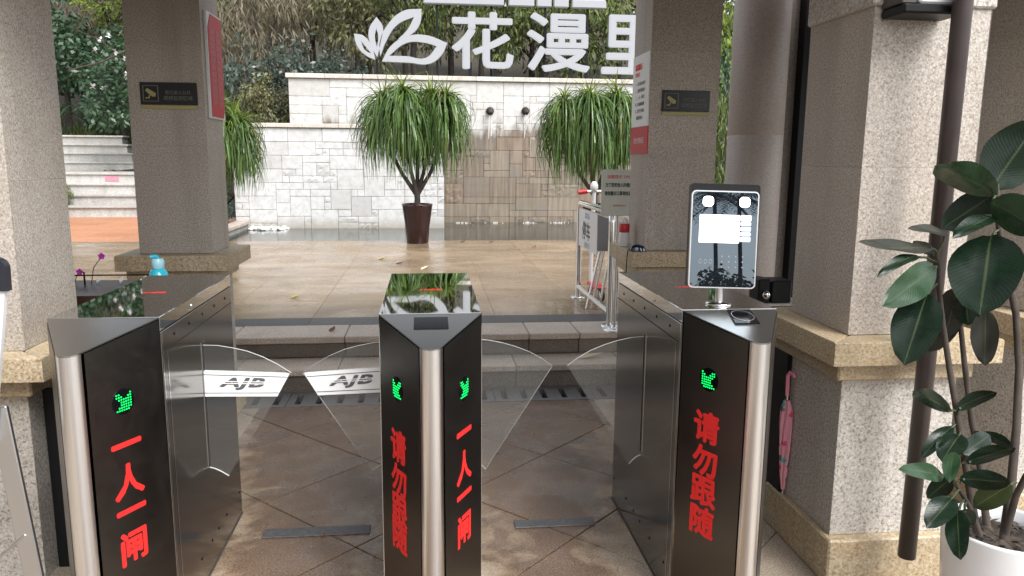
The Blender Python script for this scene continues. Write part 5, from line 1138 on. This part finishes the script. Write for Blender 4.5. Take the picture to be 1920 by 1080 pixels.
lt = m.build('soil_litter', M['bark'], so); lt['kind'] = 'stuff'
def stem(pts, r0, r1):
    n = len(pts); MB(O).tube(pts, [r0 + (r1 - r0) * k / (n - 1) for k in range(n)], 9).build('stem', M['bark'], t)
stem([(1.5318, -0.4070, 0.4254), (1.5078, -0.3790, 0.5741), (1.4893, -0.3394, 0.7343), (1.4652, -0.3112, 0.8837), (1.4550, -0.2799, 1.0011), (1.4440, -0.2607, 1.1062), (1.4405, -0.2424, 1.2114)], 0.011, 0.006)
stem([(1.6167, -0.3373, 0.4105), (1.6097, -0.2819, 0.6113), (1.5973, -0.2550, 0.7012), (1.5840, -0.2144, 0.8706), (1.5657, -0.2008, 0.9982), (1.5654, -0.2046, 1.0955)], 0.011, 0.006)
stem([(1.5695, -0.4610, 0.4324), (1.6007, -0.4271, 0.5914), (1.6231, -0.3950, 0.7343), (1.6475, -0.3506, 0.8906), (1.6553, -0.3065, 1.0348), (1.6280, -0.2805, 1.1692), (1.6007, -0.2672, 1.2896), (1.5885, -0.2569, 1.4015)], 0.0125, 0.007)
stem([(1.5725, -0.4596, 0.4426), (1.5741, -0.4790, 0.5691), (1.5802, -0.4985, 0.6385)], 0.010, 0.008)
stem([(1.5051, -0.4517, 0.4450), (1.4583, -0.4511, 0.5379), (1.4089, -0.4549, 0.6035)], 0.008, 0.005)
stem([(1.4787, -0.3606, 0.6632), (1.4367, -0.4100, 0.6452), (1.3948, -0.4485, 0.6319)], 0.006, 0.004)
def leaf(b, tp, w, roll, mat, curl=0.10, fold=0.22, petiole=None):
    """b base, tp tip, w half width in metres; roll turns the blade about its own rib; fold lifts the halves"""
    b, tp = Vector(b), Vector(tp); ax = tp - b; L_ = ax.length; ax.normalize()
    view = (b + tp) / 2 - Vector((0.0, -2.27, 1.46)); sd = ax.cross(view).normalized(); sd = Matrix.Rotation(roll, 3, ax) @ sd; nr = sd.cross(ax).normalized()
    if nr.z < 0 and abs(nr.z) > 0.2: nr = -nr
    nu, nv = 10, 6; vs = []; uvs = []
    for i in range(nu + 1):
        s = i / nu; ww = w * (math.sin(math.pi * min(1, (s * 0.965 + 0.012)) ** 0.85) ** 0.62) * (1 if s < 0.93 else max(0.02, (1 - s) / 0.07 * 0.55 + 0.05))
        for j in range(nv + 1):
            v = j / nv * 2 - 1; p = b + ax * (s * L_) + sd * (v * ww) + nr * (abs(v) * ww * fold + curl * L_ * (math.sin(math.pi * s)) + 0.012 * L_ * math.sin(9 * s + 3 * v))
            vs.append(p); uvs.append((s, j / nv))
    fs = [(i * (nv + 1) + j, (i + 1) * (nv + 1) + j, (i + 1) * (nv + 1) + j + 1, i * (nv + 1) + j + 1) for i in range(nu) for j in range(nv)]
    mb = MB(b); mb.add(vs, fs, 0, True)
    if petiole is not None: mb.tube([Vector(petiole), b.lerp(Vector(petiole), 0.4) + Vector((0, 0, 0.003)), b + ax * 0.01], 0.0035, 6)
    me = mb.mesh('leaf', M[mat]); uv = me.uv_layers.new(name='UVMap')
    for lp in me.loops:
        vi = lp.vertex_index; uv.data[lp.index].uv = uvs[vi] if vi < len(uvs) else (0.5, 0.5)
    o = link('leaf', me, t); o.location = b - Vector(O)
PXM = 1 / 1437.0
for b, tp, wpx, roll, mat, curl, pet in (
    ((1.5794, -0.2577, 1.3910), (1.6652, -0.2967, 1.5771), 50, 0.3, 'rleaf', 0.05, (1.5884, -0.2582, 1.3941)),
    ((1.5705, -0.2805, 1.3712), (1.3235, -0.3622, 1.4498), 28, -0.5, 'rleaf_light', 0.06, (1.5884, -0.2587, 1.3911)),
    ((1.5438, -0.3013, 1.3516), (1.5826, -0.4390, 1.2875), 34, 0.4, 'rleaf_light', 0.04, (1.5882, -0.2620, 1.3718)),
    ((1.5939, -0.2421, 1.3724), (1.5015, -0.1679, 1.2686), 34, 0.2, 'rleaf', 0.05, (1.5957, -0.2514, 1.3789)),
    ((1.5699, -0.2902, 1.3139), (1.3963, -0.3618, 1.2606), 15, 0.6, 'rleaf', 0.05, (1.5979, -0.2648, 1.3014)),
    ((1.4645, -0.2473, 1.2577), (1.3391, -0.2507, 1.2764), 8, 0.9, 'rleaf_back', 0.05, (1.4420, -0.2436, 1.2054)),
    ((1.4204, -0.2492, 1.2184), (1.1426, -0.3455, 1.2511), 11, 0.9, 'rleaf_back', -0.03, (1.4405, -0.2434, 1.2054)),
    ((1.4525, -0.2158, 1.1957), (1.4419, -0.1277, 1.2266), 11, 0.5, 'rleaf_back', 0.02, (1.4403, -0.2462, 1.1888)),
    ((1.3682, -0.2670, 1.1996), (1.2045, -0.3385, 1.1527), 11, 0.5, 'rleaf', 0.10, (1.4402, -0.2480, 1.1783)),
    ((1.4128, -0.2767, 1.1718), (1.2004, -0.3811, 1.0799), 29, -0.3, 'rleaf_light', 0.04, (1.4415, -0.2515, 1.1588)),
    ((1.3781, -0.3061, 1.0965), (1.2769, -0.3866, 0.9178), 41, 0.2, 'rleaf', 0.03, (1.4426, -0.2580, 1.1212)),
    ((1.5429, -0.3166, 1.2614), (1.4397, -0.4411, 1.0627), 60, 0.15, 'rleaf', 0.03, (1.6036, -0.2700, 1.2747)),
    ((1.5313, -0.2207, 1.0985), (1.5210, -0.2044, 0.9478), 28, 0.1, 'rleaf_back', 0.03, (1.5622, -0.2055, 1.0877)),
    ((1.5374, -0.2443, 1.0837), (1.5488, -0.2606, 0.9954), 26, 0.2, 'rleaf', 0.03, (1.5637, -0.2065, 1.0830)),
    ((1.5839, -0.2769, 1.0423), (1.5663, -0.3213, 0.8905), 24, 0.2, 'rleaf_back', 0.02, (1.5619, -0.2095, 1.0644)),
    ((1.5506, -0.1884, 1.0607), (1.5121, -0.1523, 0.8889), 30, 0.2, 'rleaf_back', 0.02, (1.5626, -0.1996, 1.0626)),
    ((1.4129, -0.4036, 0.7868), (1.2351, -0.4911, 0.8762), 15, -0.3, 'rleaf', 0.08, (1.4836, -0.3337, 0.7642)),
    ((1.4714, -0.3511, 0.7736), (1.5413, -0.4088, 0.8397), 13, 0.5, 'rleaf', 0.10, (1.4879, -0.3372, 0.7463)),
    ((1.4726, -0.3401, 0.7192), (1.3571, -0.3810, 0.6440), 14, 0.3, 'rleaf', 0.10, (1.4892, -0.3407, 0.7268)),
    ((1.4797, -0.3639, 0.7040), (1.3882, -0.4240, 0.6511), 24, 0.3, 'rleaf', 0.05, (1.4935, -0.3450, 0.7044)),
    ((1.3865, -0.4672, 0.6960), (1.3272, -0.5408, 0.6447), 14, 0.2, 'rleaf_light', 0.05, (1.4412, -0.4093, 0.6525)),
    ((1.3508, -0.4836, 0.6365), (1.1731, -0.5560, 0.6948), 15, 0.3, 'rleaf_light', 0.06, (1.3948, -0.4485, 0.6319)),
    ((1.4743, -0.3913, 0.6597), (1.5924, -0.3379, 0.6906), 19, 0.2, 'rleaf', 0.05, (1.4904, -0.3657, 0.6409)),
    ((1.5936, -0.2988, 0.6810), (1.6498, -0.3712, 0.6519), 11, 0.5, 'rleaf', 0.14, (1.6033, -0.2609, 0.6700)),
    ((1.4551, -0.4318, 0.6488), (1.5298, -0.5096, 0.7197), 14, 0.5, 'rleaf', 0.06, (1.4948, -0.3694, 0.6216)),
    ((1.4097, -0.4722, 0.6217), (1.4772, -0.5667, 0.6501), 18, 0.2, 'rleaf', 0.06, (1.4371, -0.4390, 0.5953)),
    ((1.5012, -0.5416, 0.6336), (1.4319, -0.5066, 0.5546), 22, 0.2, 'rleaf_olive', 0.04, (1.5744, -0.4730, 0.6048)),
    ((1.4140, -0.4340, 0.6096), (1.3723, -0.4012, 0.5355), 18, 0.1, 'rleaf', 0.04, (1.4226, -0.4361, 0.6024)),
    ((1.3757, -0.4961, 0.5794), (1.2685, -0.5541, 0.5287), 22, 0.2, 'rleaf', 0.05, (1.4301, -0.4501, 0.5851)),
    ((1.3757, -0.5207, 0.5549), (1.3196, -0.6202, 0.4735), 19, 0.35, 'rleaf', 0.04, (1.4482, -0.4476, 0.5522)),
    ((1.4105, -0.4955, 0.5457), (1.4426, -0.4968, 0.4990), 14, 0.2, 'rleaf', 0.05, (1.4540, -0.4494, 0.5450))):
    d = ((Vector(b) + Vector(tp)) / 2 - Vector((0, -2.27, 1.46))).length
    leaf(b, tp, wpx * PXM * 2.12 / max(0.45, math.cos(roll)), roll, mat, curl, 0.18, pet)

# ------------------------------------------------------------------ behind the camera (seen in the scanner glass)
def fan_palm(x, y, h, label):
    t = thing('palm_tree', label, 'tree', (x, y, -0.1), 'palms mirrored in the scanner glass'); r2 = random.Random(int(x * 10))
    MB((x, y, -0.1)).tube([(x, y, -0.1), (x + 0.05, y, h * 0.5), (x + 0.02, y, h)], [0.10, 0.075, 0.07], 10).build('trunk', M['dark_bark'], t)
    m = MB((x, y, -0.1))
    for k in range(26):
        a = r2.uniform(0, 6.28); L_ = r2.uniform(1.2, 1.9); up = r2.uniform(-0.3, 1.1); d = Vector((math.cos(a), math.sin(a), 0)); sd = Vector((-math.sin(a), math.cos(a), 0)); c0 = Vector((x, y, h))
        P = [c0 + d * L_ * s + Vector((0, 0, up * s * 1.6 - (up + 0.9) * s * s)) for s in [i / 7 for i in range(8)]]
        for i in range(1, 8):
            for sg in (-1, 1):
                for j in (0.0, 0.5):
                    q = P[i - 1].lerp(P[i], j); m.add([q, q + d * 0.06 + sd * sg * 0.02, q + sd * sg * 0.42 * math.sin(0.4 + i * 0.35) + d * 0.16 + Vector((0, 0, -0.16)), q + d * 0.05], [(0, 1, 2), (0, 2, 3)])
    m.build('frond_crown', M['f_dark'], t)
PALMS = ((6.95, -26.0, 5.2), (7.9, -26.2, 5.1))
for (x, y, h), lb in zip(PALMS, ('slim palm mirrored left in the scanner glass', 'slim palm mirrored right in the scanner glass')): fan_palm(x, y, h, lb)
t = thing('hedge', 'dark hedge mirrored along the bottom of the scanner glass', 'hedge', (2, -24.5, -0.1))
for k in range(16):
    c = link('foliage', fol('broad', k % 2), t); c.location = (-16 + 2.3 * k, 0.6 * math.sin(k * 2.1), 1.0); c.scale = (1.6, 1.2, 1.6 + 0.25 * math.sin(k * 1.3))
